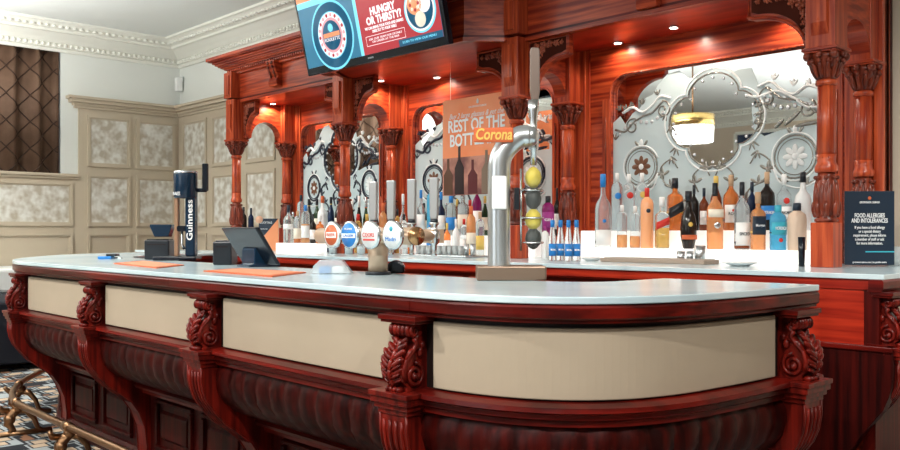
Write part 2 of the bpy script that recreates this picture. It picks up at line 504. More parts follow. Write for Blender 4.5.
for a, b in ((0, FP.near(-3.55, 1.68)), (FP.near(-3.55, 1.68)+.002, FP.near(-1.95, 1.67)), (FP.near(-1.95, 1.67)+.002, FP.L)):
    strip(m, FP, a, b, [(.006, 1.028), (.0, 1.02), (.0, .992), (.010, .985), (.010, .978), (.06, .978), (.06, 1.028)], step=.05)
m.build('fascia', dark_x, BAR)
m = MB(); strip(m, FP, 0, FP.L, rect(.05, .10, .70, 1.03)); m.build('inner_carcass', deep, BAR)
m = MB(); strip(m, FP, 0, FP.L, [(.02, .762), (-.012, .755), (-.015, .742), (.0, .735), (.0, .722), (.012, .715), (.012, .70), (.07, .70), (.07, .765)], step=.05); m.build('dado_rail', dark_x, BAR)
# gadrooned cove
m = MB(); prof = [(.022, .70), (.012, .67), (.014, .63), (.03, .58), (.06, .54), (.105, .50), (.16, .47), (.22, .45)]
v = []; f = []; n = int(FP.L/.0125); k = len(prof)
for i in range(n+1):
    q = FP.L*i/n
    for j, (d, z) in enumerate(prof):
        ph = (q+.10*(j/(k-1))**1.5)/.098
        amp = .020*math.sin(PI*min(1, (j+.35)/(k-1)))
        v.append(FP.pt(q, d-amp*(abs(math.sin(PI*ph))**.6)+.012, z))
for i in range(n):
    for j in range(k-1): f.append((i*k+j, i*k+j+1, (i+1)*k+j+1, (i+1)*k+j))
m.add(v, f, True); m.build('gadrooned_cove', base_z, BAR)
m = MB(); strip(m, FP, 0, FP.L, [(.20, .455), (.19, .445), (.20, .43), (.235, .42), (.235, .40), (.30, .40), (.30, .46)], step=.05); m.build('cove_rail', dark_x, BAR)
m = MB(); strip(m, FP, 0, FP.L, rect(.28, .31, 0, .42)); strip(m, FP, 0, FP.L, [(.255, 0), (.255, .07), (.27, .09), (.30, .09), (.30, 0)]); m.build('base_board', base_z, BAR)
m = MB()
for zz in (1,): pass
strip(m, IP, 0, IP.L, rect(-.04, -.02, .0, 1.03)); m.build('service_side_board', dark_x, BAR)
m = MB().box(-1.80, -1.31, 2.76, 2.79, 0, 1.028); m.build('end_board', dark_z, BAR)
piers = [FP.near(-5.55, 1.69), FP.near(-4.39, 1.68), FP.near(-3.21, 1.68), FP.near(-1.975, 1.67), FP.near(-1.255, 2.70)]
piers = [piers[0]-1.30] + piers
lim = [FP.near(-7.5, 3.4)]+piers
for a, b in zip(lim, lim[1:]):
    if b-a < .3: continue
    m = MB(); strip(m, FP, a+.085, b-.085, rect(.034, .06, .768, .962), step=.025); m.build('cream_panel', cream, BAR, bevel=.003)
    L_ = (b-a-.20)/2
    for kk in range(2):
        s0 = a+.10+kk*L_+.04; s1 = s0+L_-.10
        m = MB()
        for (p, q, z0, z1) in ((s0, s1, .12, .145), (s0, s1, .355, .38), (s0, s0+.025, .145, .355), (s1-.025, s1, .145, .355)):
            strip(m, FP, p, q, [(.28, z0), (.262, z0+.006), (.262, z1-.006), (.28, z1)], step=.06)
        strip(m, FP, s0+.055, s1-.055, [(.28, .175), (.268, .19), (.268, .31), (.28, .325)], step=.06)
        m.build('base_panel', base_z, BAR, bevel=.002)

# carved bracket, outward = -y, origin at the counter edge line, z from floor
def corbel_mesh():
    m = MB()
    side = [(.05, .955), (-.012, .955), (-.022, .948), (-.026, .935), (-.020, .920), (-.004, .912), (.004, .900), (-.004, .885), (-.026, .865), (-.046, .84), (-.052, .815), (-.045, .79), (-.028, .772), (-.03, .758), (.05, .758)]
    m.prism([(a, z) for a, z in side], -.042, .042, 'yz')
    for sx in (-1, 1):
        x = sx*.045
        def spiral(cy, cz, r, turns, a0, dirn):
            return [(x, cy+r*(1-t*.85)*math.cos(a0+dirn*t*turns*2*PI), cz+r*(1-t*.85)*math.sin(a0+dirn*t*turns*2*PI)) for t in [i/34 for i in range(35)]]
        sp = spiral(-.002, .805, .036, 1.9, PI/2, -1)
        m.tube([(x, .02, .93), (x, -.004, .905), (x, .012, .885), (x, .03, .865), (x, .02, .848)][:3]+[(x, -.02, .875), (x, -.036, .85)], .0075, 6)
        m.tube(sp, .0075, 6)
        m.tube(spiral(-.002, .932, .017, 1.4, PI/2, 1), .006, 6)
        m.tube([(x, -.004, .912), (x, .006, .895), (x, -.010, .875), (x, -.035, .85), (x, -.045, .82), (x, -.038, .79)], .008, 6)
        m.ball((x, .02, .87), (.008, .012, .016)); m.ball((x, .03, .89), (.007, .010, .012))
        m.ball((x, -.003, .80), (.012, .012, .012))
    for i in range(5):                      # ribbed roll at the head
        m.ball((-.034+i*.017, -.016, .934), (.010, .016, .019))
    cen = [(-.010, .905), (-.030, .878), (-.052, .85), (-.062, .82), (-.056, .795), (-.042, .775)]
    for a, b in zip(cen, cen[1:]): m.leaf((0, a[0], a[1]+.004), (0, b[0], b[1]-.006), .016, .02)
    for sx in (-1, 1):
        for (z, L_, y, dz) in ((.895, .022, -.020, .02), (.876, .030, -.038, .022), (.855, .038, -.052, .026), (.832, .040, -.060, .026), (.808, .036, -.058, .02), (.79, .028, -.050, .012)):
            m.leaf((sx*.004, y, z-dz*.2), (sx*(.008+L_), y+.012, z+dz), .018, .022)
            m.leaf((sx*.010, y-.004, z-dz*.5), (sx*(.012+L_*.8), y+.004, z+dz*.3), .010, .014)
    for i in range(4):
        m.ball((-.024+i*.016, -.040, .763), (.008, .016, .010))
    return m
def plainbox(z0, z1, w_, y0, y1, m): return m.box(-w_/2, w_/2, y0, y1, z0, z1)
shaft_prof = [(-.045, .69), (-.045, .64), (-.038, .60), (-.02, .555), (.02, .50), (.06, .455), (.12, .41), (.18, .36), (.22, .30), (.25, .22), (.262, .12), (.262, 0), (.31, 0), (.31, .69)]
def shaft_mesh():
    m = MB(); m.prism(shaft_prof, -.058, .058, 'yz')
    for i in range(4):                      # flutes as raised ribs on the front
        x = -.038+i*.0253
        pts = [(x, y-.002, z) for y, z in shaft_prof[:12]]
        m.tube([(x, -.047, .672)]+pts[1:8], .0055, 5)
    m.tube([(-.056, y, z) for y, z in shaft_prof[:12]], .005, 5); m.tube([(.056, y, z) for y, z in shaft_prof[:12]], .005, 5)
    return m
def block_mesh():
    m = MB(); m.box(-.084, .084, -.072, .06, .742, .757); m.box(-.080, .080, -.066, .06, .722, .742); m.box(-.072, .072, -.058, .06, .706, .722); m.box(-.064, .064, -.050, .06, .69, .706)
    return m
CM, SM, KM = corbel_mesh(), shaft_mesh(), block_mesh()
capm = MB().box(-.075, .075, -.03, .05, .955, .964).box(-.082, .082, -.036, .05, .964, .979)
def pier(parent, x, y, yaw, name='pier'):
    e_ = SM.build(name, dark_c, None, loc=(x, y, 0), rotz=yaw)
    attach(e_, parent)
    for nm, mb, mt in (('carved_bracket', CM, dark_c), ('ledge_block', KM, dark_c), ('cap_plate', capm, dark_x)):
        c = mb.build(nm, mt, e_, bevel=.002 if nm != 'carved_bracket' else 0)
    return e_
first = None
def pier_copy(src, parent, x, y, yaw):
    c = src.copy(); COL.objects.link(c); c.location = (x, y, 0); c.rotation_euler.z = yaw; attach(c, parent)
    for ch in src.children:
        d = ch.copy(); COL.objects.link(d); d.parent = c
    return c
for s_ in piers:
    p, n_ = FP.at(s_)
    if first is None: first = pier(BAR, p.x, p.y, FP.yaw(s_))
    else: pier_copy(first, BAR, p.x, p.y, FP.yaw(s_))

# brass foot rail
FR = empty('foot_rail', (-5.4, 1.66, 0), 'aged brass foot rail on ornate feet along the front bar base', 'foot rail', world=True)
m = MB(); m.tube([FP.pt(q, -.0+.0, .2) for q in [FP.L*.02+(FP.near(-2.0, 1.67)-FP.L*.02)*i/120 for i in range(121)]], .02, 12); m.build('rail', brass, FR)
def foot(q):
    m = MB(); p, n_ = FP.at(q); t_ = Vector((n_.y, -n_.x))
    def W(a, d, z): r = p+t_*a+n_*d; return (r.x, r.y, z)
    m.tube([W(0, .0, .19), W(0, .01, .15), W(0, -.03, .12), W(0, -.045, .07), W(0, -.02, .035), W(0, -.05, .0)], [.02, .024, .03, .026, .016, .02], 8)
    m.tube([W(0, .02, .15), W(0, .06, .14), W(0, .10, .09), W(0, .12, .03), W(0, .16, .0)], [.02, .02, .016, .014, .018], 8)
    m.tube([W(-.03, -.02, .14), W(-.03, -.07, .15), W(0, -.09, .18)], [.02, .018, .012], 8)
    m.tube([W(-.035, 0, .2), W(.035, 0, .2)], .026, 10)
    m.ball(W(0, -.035, .1), .036); m.ball(W(0, .01, .165), .034); m.tube([W(0, -.04, .1), W(0, .0, .0)], .014, 6); m.tube([W(0, -.03, .14), W(0, .02, .15)], .02, 6)
    m.tube([W(0, -.12, .008), W(0, .2, .008)], .02, 6)
    m.build('rail_foot', brass, FR)
for q in (FP.near(-5.62, 1.69), FP.near(-4.72, 1.68), FP.near(-3.8, 1.68), FP.near(-2.9, 1.68), piers[1]-.75): foot(q)

struct('trim_20', MB().box(-1.70, -1.05, Y1-.03, Y1, 1.0, 1.95), wallp)

for i, q in enumerate(DOWN):  # fixture discs dressing the added, unseen ceiling spots
    o = MB().lathe([(.10, ZC-.02), (.105, ZC-.002), (.06, ZC-.001)], (q[0], q[1], 0), 24).build('added_downlight', white)
    tag(o, 'round white downlight disc, out of view, added in the ceiling to light the bar', 'ceiling light', 'added ceiling downlights')
    MB().lathe([(.07, ZC-.026), (.07, ZC-.019)], (q[0], q[1], 0), 20).build('lens', lampglow, o)
# ------------------------------------------------------------------ back bar: counter with the customer-side end on the right
BC = empty('back_counter', (-4.5, 4.3, 0), 'red mahogany back counter with bracketed end at right behind the front bar', 'bar counter', world=True)
bt = MB(); bt.prism([(-8.6, 3.72), (-1.367, 3.72), (-1.36, 5.0), (-7.85, 5.0), (-7.85, 4.2), (-8.6, 3.95)], 1.028, 1.05, 'xy')
tag(bt.build('marble_worktop', marble, bevel=.003), 'pale grey marble worktop on the back counter below the mirrors', 'countertop')
m = MB(); m.box(-8.55, -1.39, 3.735, 3.80, .985, 1.028); m.box(-8.55, -1.39, 3.75, 3.80, .975, .985); m.build('fascia', wood_s, BC)
m = MB(); m.box(-8.5, -1.46, 3.80, 3.83, 0, .98)
m.build('front_board', wood_x, BC)
for i in range(9):
    a = -8.4+i*.76
    d = MB().box(a, a+.70, 3.775, 3.80, .74, .95).build('drawer', wood_x, BC, bevel=.004)
    MB().box(a+.26, a+.44, 3.758, 3.775, .84, .855).build('handle', brass, d)
    d = MB().box(a, a+.70, 3.78, 3.80, .06, .72).build('door', wood_z, BC, bevel=.004)
    frame = MB(); frame_ring(frame, a+.05, a+.65, .12, .66, .05, 0, .012, lambda u, dd, z: (u, 3.78-dd, z)); frame.build('door_frame', wood_z, d, bevel=.002)
# profiled end: the customer side faces +x
BP = Path([(-1.362, 3.70), (-1.355, 4.35), (-1.35, 5.03)])
m = MB(); strip(m, BP, 0, BP.L, [(.006, 1.028), (.0, 1.02), (.0, .992), (.01, .978), (.06, .978), (.06, 1.028)]); m.build('end_fascia', dark_x, BC)
m = MB(); strip(m, BP, .05, BP.L, rect(.05, .10, 0, 1.0)); m.build('end_carcass', dark_z, BC)
m = MB(); strip(m, BP, 0.19, BP.L, rect(.034, .06, .768, .962)); m.build('cream_panel', cream, BC)
m = MB(); strip(m, BP, 0, BP.L, [(.02, .762), (-.012, .755), (-.015, .742), (.0, .722), (.012, .70), (.07, .70), (.07, .765)]); m.build('dado_rail', dark_x, BC)
endp = [(-1.80, .755), (-1.335, .755), (-1.325, .735), (-1.325, .66), (-1.33, .60), (-1.342, .553), (-1.365, .496), (-1.40, .45), (-1.45, .38), (-1.50, .30), (-1.53, .2), (-1.54, 0), (-1.80, 0)]
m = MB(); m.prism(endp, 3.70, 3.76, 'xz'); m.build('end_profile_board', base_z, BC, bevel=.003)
m = MB().box(-1.8, -1.325, 3.69, 3.77, .735, .757); m.build('end_ledge', dark_x, BC, bevel=.003)
m = MB().box(-1.8, -1.445, 3.715, 3.735, .757, .98); m.build('end_panel', wood_s, BC)
MB().box(-1.46, -1.385, 3.716, 3.86, .757, .98).build('corner_post', dark_z, BC)
pier_copy(first, BC, -1.362, 3.785, PI/2)
pier_copy(first, BC, -1.355, 4.6, PI/2)

# ------------------------------------------------------------------ back bar superstructure
UF = [-7.65, -5.87, -3.94, -1.865]; VF = 4.33
UR = [-7.52, -5.86, -3.90, -1.877]; VR = 4.82
BB = empty('back_bar', (-4.8, 4.6, 1.05), 'tall carved red mahogany back bar with columns, frieze and mirrors', 'back bar', world=True)
carve_l = wood('carved_light_mahogany', (.20, .04, .02), (.45, .11, .05), 'z')
Z0 = 1.05
def flute(n, amp): return lambda a, z: 1-amp*abs(math.cos(n*a/2))**3
def column(u, v, parts=True):
    c = MB()
    c.lathe([(.050, .47), (.055, .48), (.055, .50), (.046, .515), (.044, .53), (.047, .56)], (u, v, Z0), 24)
    c.lathe([(.046, .54), (.042, .905)], (u, v, Z0), 40, mod=flute(10, .12))
    c.lathe([(.043, .90), (.050, .905), (.052, .915), (.050, .925), (.043, .93)], (u, v, Z0), 24)
    sh = c.build('column', wood_z, BB)
    b = MB().box(u-.056, u+.056, v-.056, v+.056, Z0, Z0+.222)
    b.build('plinth', wood_z, sh, bevel=.004)
    g = MB(); g.lathe([(.045, .222), (.056, .228), (.056, .238), (.046, .245), (.056, .27), (.062, .31), (.060, .36), (.050, .41), (.040, .45), (.040, .47)], (u, v, Z0), 24)
    for i in range(8):
        a = 2*PI*i/8; ca, sa = math.cos(a), math.sin(a); o = (ca, sa, 0)
        g.leaf((u+.052*ca, v+.052*sa, Z0+.25), (u+.050*ca, v+.050*sa, Z0+.42), .034, .030, o)
        a += PI/8; ca, sa = math.cos(a), math.sin(a); o = (ca, sa, 0)
        g.leaf((u+.052*ca, v+.052*sa, Z0+.245), (u+.058*ca, v+.058*sa, Z0+.33), .032, .030, o)
        g.ball((u+.050*ca, v+.050*sa, Z0+.445), .011)
        g.leaf((u+.052*ca, v+.052*sa, Z0+.34), (u+.044*ca, v+.044*sa, Z0+.44), .02, .02, o)
    g.build('carved_bulb', wood_c, sh)
    k = MB(); k.lathe([(.042, .925), (.050, .96), (.062, 1.00), (.072, 1.04), (.075, 1.06)], (u, v, Z0), 20)
    for i in range(12):
        a = 2*PI*i/12; ca, sa = math.cos(a), math.sin(a); o = (ca, sa, 0)
        k.leaf((u+.046*ca, v+.046*sa, Z0+.935), (u+.078*ca, v+.078*sa, Z0+1.015), .024, .02, o)
        k.ball((u+.080*ca, v+.080*sa, Z0+1.018), .012)
    for sx in (-1, 1):
        for sy in (-1, 1):
            k.ball((u+sx*.066, v+sy*.066, Z0+1.045), .023); k.leaf((u+sx*.04, v+sy*.04, Z0+.98), (u+sx*.068, v+sy*.068, Z0+1.05), .03, .03, (sx, sy, 0))
        k.ball((u+sx*.082, v, Z0+1.050), .017); k.ball((u, v+sx*.082, Z0+1.050), .017)
    k.build('capital', wood_c, sh)
    MB().box(u-.088, u+.088, v-.088, v+.088, Z0+1.068, Z0+1.085).box(u-.08, u+.08, v-.08, v+.08, Z0+1.06, Z0+1.07).build('abacus', wood_x, sh, bevel=.003)
for u in UF: column(u, VF)
for u in UR: column(u, VR)
ZB = Z0+1.085
ZS = 2.50
def chamfer_block(u, v, w_, z0, z1):
    b = MB().box(u-w_/2, u+w_/2, v-w_/2, v+w_/2, z0, z1)
    o = b.build('upper_block', wood_z, BB, bevel=.004)
    y = v-w_/2; hw = w_*.30; za, zb = z0+.06, z1-.05
    t = MB(); d = .018
    v8 = [(u-hw, y, za), (u+hw, y, za), (u+hw, y, zb), (u-hw, y, zb), (u-hw+.006, y-d, za+.06), (u+hw-.006, y-d, za+.06), (u+hw-.006, y-d, zb), (u-hw+.006, y-d, zb)]
    t.add(v8, [(0, 1, 5, 4), (1, 2, 6, 5), (2, 3, 7, 6), (3, 0, 4, 7), (4, 5, 6, 7)])
    t.add([(u-hw, y-.001, za), (u+hw, y-.001, za), (u, y-d-.004, za+.085)], [(0, 1, 2)])
    t.build('raised_lozenge', wood_z, o)
    return o
for u in UF: chamfer_block(u, VF, .148, ZB, ZS+.02)
for u in UR: MB().box(u-.062, u+.062, VR-.062, VR+.062, ZB, ZS).build('rear_block', wood_z, BB, bevel=.003)
# spandrel brackets
def spandrel(u0, sgn, L_=.25, v=VF+.065, top=ZS, bot=2.15):
    th = .045
    pts = [(0, top), (L_, top), (L_, top-.13)]
    n = 14
    for i in range(n+1):
        a = PI/2*i/n
        pts.append((L_-.03-(L_-.08)*math.sin(a), bot+.0+(top-.145-bot)*math.cos(a)))
    pts.append((0, bot))
    poly = [(u0+sgn*x, z) for x, z in pts]
    if sgn < 0: poly = poly[::-1]
    o = MB().prism(poly, v-th/2, v+th/2, 'xz').build('spandrel', wood_x, BB, bevel=.003)
    # raised border and carved fill
    for face in (-1,):
        y = v-th/2
        rim = MB(); arc = [(u0+sgn*x, y, z) for x, z in pts[2:-1]]
        rim.tube([(p[0], y-.002, p[2]+.010) for p in arc], .011, 6)
        rim.tube([(u0+sgn*.01, y-.002, bot+.01), (u0+sgn*.01, y-.002, top-.01), (u0+sgn*(L_-.008), y-.002, top-.01), (u0+sgn*(L_-.008), y-.002, top-.125)], .008, 6)
        rim.build('moulded_rim', wood_x, o)
        bk = [(.018, top-.018), (L_-.022, top-.018), (L_-.022, top-.10)]+[(L_-.06-(L_-.115)*math.sin(PI/2*i/n), bot+.03+(top-.115-bot-.03)*math.cos(PI/2*i/n)) for i in range(n+1)]+[(.018, bot+.03)]
        bk = [(u0+sgn*x, z) for x, z in bk]
        if sgn < 0: bk = bk[::-1]
        MB().prism(bk, y-.003, y+.002, 'xz').build('dark_ground', M('dark_carved_ground', (.055, .012, .007), rough=.9, spec=.1), o)
        cv = MB(); r = random.Random(5)
        fl = [(x_*L_/.25, z_, r_) for x_, z_, r_ in [(.050, -.055, .026), (.095, -.048, .024), (.052, -.105, .024), (.135, -.045, .020), (.040, -.155, .019), (.175, -.048, .017), (.210, -.05, .012), (.036, -.20, .016), (.034, -.245, .014), (.034, -.28, .010), (.085, -.085, .018)]]
        for a, b, rr in fl:
            rr *= 1.05
            cx, cz = u0+sgn*a, top+b
            cv.ball((cx, y-.004, cz), (rr*.55, .014, rr*.55))
            for i in range(5):
                an = 2*PI*i/5+a*9
                cv.ball((cx+rr*.75*math.cos(an), y-.003, cz+rr*.75*math.sin(an)), (rr*.5, .011, rr*.5))
            for i in range(2):
                an = r.uniform(0, 2*PI)
                cv.leaf((cx, y, cz), (cx+rr*2*math.cos(an), y, cz+rr*2*math.sin(an)), rr*.7, .014)
        cv.build('carved_flowers', carve_l, o)
    return o
for i, u in enumerate(UF):
    if i < 3: spandrel(u+.070, 1, (.22, .27, .34)[i])
    if i > 0: spandrel(u-.070, -1, (0, .27, .35, .37)[i])
# side arches between front and rear columns
def side_arch(u, r=.165, zc=2.155, w_=.10):
    c = (VF+VR)/2+.02; pts = [(VF+.07, ZB), (VF+.07, ZS), (VR-.06, ZS), (VR-.06, ZB)]
    for i in range(15):
        a = PI*i/14; pts.append((c+r*math.cos(a), ZB+.02+r*math.sin(a)))
    MB().prism(pts, u-w_/2, u+w_/2, 'yz').build('side_arch', wood_x, BB)
for a, b in zip(UF, UR): side_arch((a+b)/2)
# frieze
fl_ = [(-7.72, 4.35), (-5.86, 4.35), (-5.65, 4.05), (-4.16, 4.05), (-3.985, 4.25), (-3.93, 4.35), (-1.79, 4.35)]
def ribbon(name, y_off0, y_off1, z0, z1, mat, line=fl_, end=0):
    m = MB()
    def offl(d):
        out = []
        for i, p in enumerate(line):
            q0 = Vector(line[max(i-1, 0)]); q1 = Vector(line[min(i+1, len(line)-1)]); p = Vector(p)
            n1 = (p-q0); n2 = (q1-p)
            def nn(t):
                t = t.normalized(); return Vector((t.y, -t.x))
            if n1.length < 1e-6: n_ = nn(n2); k = 1
            elif n2.length < 1e-6: n_ = nn(n1); k = 1
            else:
                n_ = (nn(n1)+nn(n2)).normalized(); k = 1/max(.4, n_.dot(nn(n1)))
            out.append(tuple(p+n_*d*k))
        return out
    a = offl(y_off0); b = offl(y_off1)
    for i in range(len(a)-1):
        q = [a[i], a[i+1], b[i+1], b[i]]
        if i == 0: q[0] = (q[0][0]-end*y_off0, q[0][1]); q[3] = (q[3][0]-end*y_off0, q[3][1])
        m.prism(q, z0, z1, 'xy')
    return m.build(name, mat, BB)
ribbon('frieze', 0, -.05, ZS, 2.80, wood_x)
ribbon('frieze_moulding', .022, -.02, ZS-.004, ZS+.022, wood_x)
ribbon('frieze_moulding', .012, -.02, ZS+.022, ZS+.040, dark_x)
for d, z0, z1 in ((.03, 2.78, 2.80), (.045, 2.80, 2.825), (.075, 2.825, 2.84), (.10, 2.84, 2.852), (.12, 2.852, 2.866), (.14, 2.866, 2.882), (.16, 2.882, 2.90), (.19, 2.90, 2.91), (.205, 2.91, 2.94)):
    ribbon('cornice_step', d, -.05, z0, z1, wood_x, end=1)
for (a, b, y) in ((-7.74, -5.9, 4.35), (-5.62, -4.18, 4.05), (-3.9, -1.80, 4.35)):
    m = MB().box(a, b, y-.035, y-.025, 2.803, 2.824); x = a
    while x < b: m.box(x, x+.022, y-.062, y-.03, 2.803, 2.824); x += .036
    m.build('dentil_row', wood_x, BB)
m = MB().box(-7.78, -7.72, 4.30, 4.95, ZS, 2.93); m.build('end_board', wood_z, BB)
m = MB().box(-1.85, -1.79, 4.30, 4.95, ZS, 2.93); m.build('end_board', wood_z, BB)
for a, b in ((-7.765, -7.62), (-4.02, -3.86), (-1.93, -1.78)):        # frieze pilasters
    o = MB().box(a, b, 4.256, 4.36, ZS+.04, 2.79).build('frieze_pilaster', wood_z, BB, bevel=.003)
    MB().box(a+.035, b-.035, 4.246, 4.257, ZS+.07, 2.76).build('raised_panel', wood_z, o, bevel=.004)
# scroll consoles on the frieze
for x, y in ((-6.93, 4.35), (-2.9, 4.35), (-6.1, 4.35), (-2.0, 4.35)):
    o = MB().prism([(y, 2.57), (y-.05, 2.57), (y-.065, 2.61), (y-.04, 2.66), (y-.07, 2.71), (y-.09, 2.78), (y-.09, 2.80), (y, 2.80)] if x < -3.5 else [(y, 2.53), (y-.05, 2.53), (y-.06, 2.58), (y-.04, 2.62), (y-.08, 2.72), (y-.09, 2.80), (y, 2.80)], x-.07, x+.07, 'yz').build('console', wood_x, BB, bevel=.003)
    k = MB()
    for dx in (-.035, .035):
        k.ball((x+dx, y-.09, 2.775), (.018, .012, .018)); k.ball((x+dx, y-.085, 2.74), (.014, .012, .014)); k.leaf((x+dx, y-.075, 2.73), (x+dx, y-.045, 2.63), .02, .02)
    k.ball((x, y-.045, 2.62), (.03, .014, .016)); k.build('console_carving', wood_c, o)
# soffit, back boards, pilasters
m = MB(); m.prism([(-7.72, 4.37), (-5.86, 4.37), (-5.65, 4.08), (-4.16, 4.08), (-3.985, 4.28), (-3.93, 4.37), (-1.79, 4.37), (-1.79, 5.0), (-7.72, 5.0)], ZS, ZS+.02, 'xy')
m.build('soffit', wood_s, BB)
opens = [(-7.40, -6.13), (-5.68, -4.11), (-3.60, -2.08)]
MT, MBt = 2.30, 1.10
edges = [-7.72]+[q for o_ in opens for q in o_]+[-1.70]
def rounded_hole(a, b, z0, z1, r):
    pts = [(a, z0), (b, z0)]
    for i in range(9): t = PI/2*i/8; pts.append((b-r+r*math.cos(t), z1-r+r*math.sin(t)))
    for i in range(9): t = PI/2+PI/2*i/8; pts.append((a+r+r*math.cos(t), z1-r+r*math.sin(t)))
    return pts
shape2d('mirror_surround', [[(-7.72, Z0), (-1.79, Z0), (-1.79, ZS), (-7.72, ZS)]]+[rounded_hole(a, b, MBt, MT, .13) for a, b in opens], wood_x, BB, lambda c: Vector((c.x, 4.925+c.z, c.y)), .03)
m = MB().box(-7.74, -1.79, 4.955, 4.99, 1.05, 2.93); m.build('back_panel', dark_z, BB)
for i, u in enumerate(UR):
    MB().box(u-.10, u+(.10 if i < 3 else .087), 4.885, 4.91, Z0, ZS).build('pilaster', wood_z, BB, bevel=.003)
    MB().box(u-.13, u-.10, 4.895, 4.91, Z0, ZS).box(u+(.10 if i < 3 else .07), u+(.13 if i < 3 else .08), 4.895, 4.91, Z0, ZS).build('pilaster_edge', wood_z, BB)
MB().box(-1.84, -1.79, 4.86, 4.95, Z0, 2.93).build('end_pilaster', wood_z, BB, bevel=.003)
for a, b in opens:                                            # fluted stiles beside the mirror
    for q, sg in ((a, -1), (b, 1)):
        st = MB().box(min(q, q+sg*.06), max(q, q+sg*.06), 4.898, 4.911, Z0, 2.14).build('stile', wood_z, BB, bevel=.002)
        MB().tube([(q+sg*.03, 4.896, 1.55), (q+sg*.03, 4.896, 2.02)], .006, 6).build('stile_bead', wood_c, st)
    rim = MB(); rim.tube([(p[0], 4.908, p[1]) for p in rounded_hole(a, b, MBt, MT, .13)[1:]+[(a, MBt)]], .007, 6)
    rim.build('mirror_bead', wood_z, BB)
# little recessed lamps in the soffit
spots = []
for x, y in ((-7.45, 4.62), (-6.6, 4.80), (-5.70, 4.58), (-5.27, 4.82), (-4.45, 4.55), (-3.48, 4.83), (-2.98, 4.72), (-2.3, 4.80)):
    o = MB().lathe([(.035, ZS-.006), (.035, ZS), (.0301, ZS+.001)], (x, y, 0), 16).build('recessed_lamp', steel, BB)
    MB().lathe([(.024, ZS-.008), (.024, ZS-.005)], (x, y, 0), 14).build('lens', lampglow, o)
    spots.append((x, y))
    spot_light('recessed_lamp_light', (x, y, ZS-.02), 4.5 if y > 4.75 else 10, (1, .86, .72), 165, .5, .02)

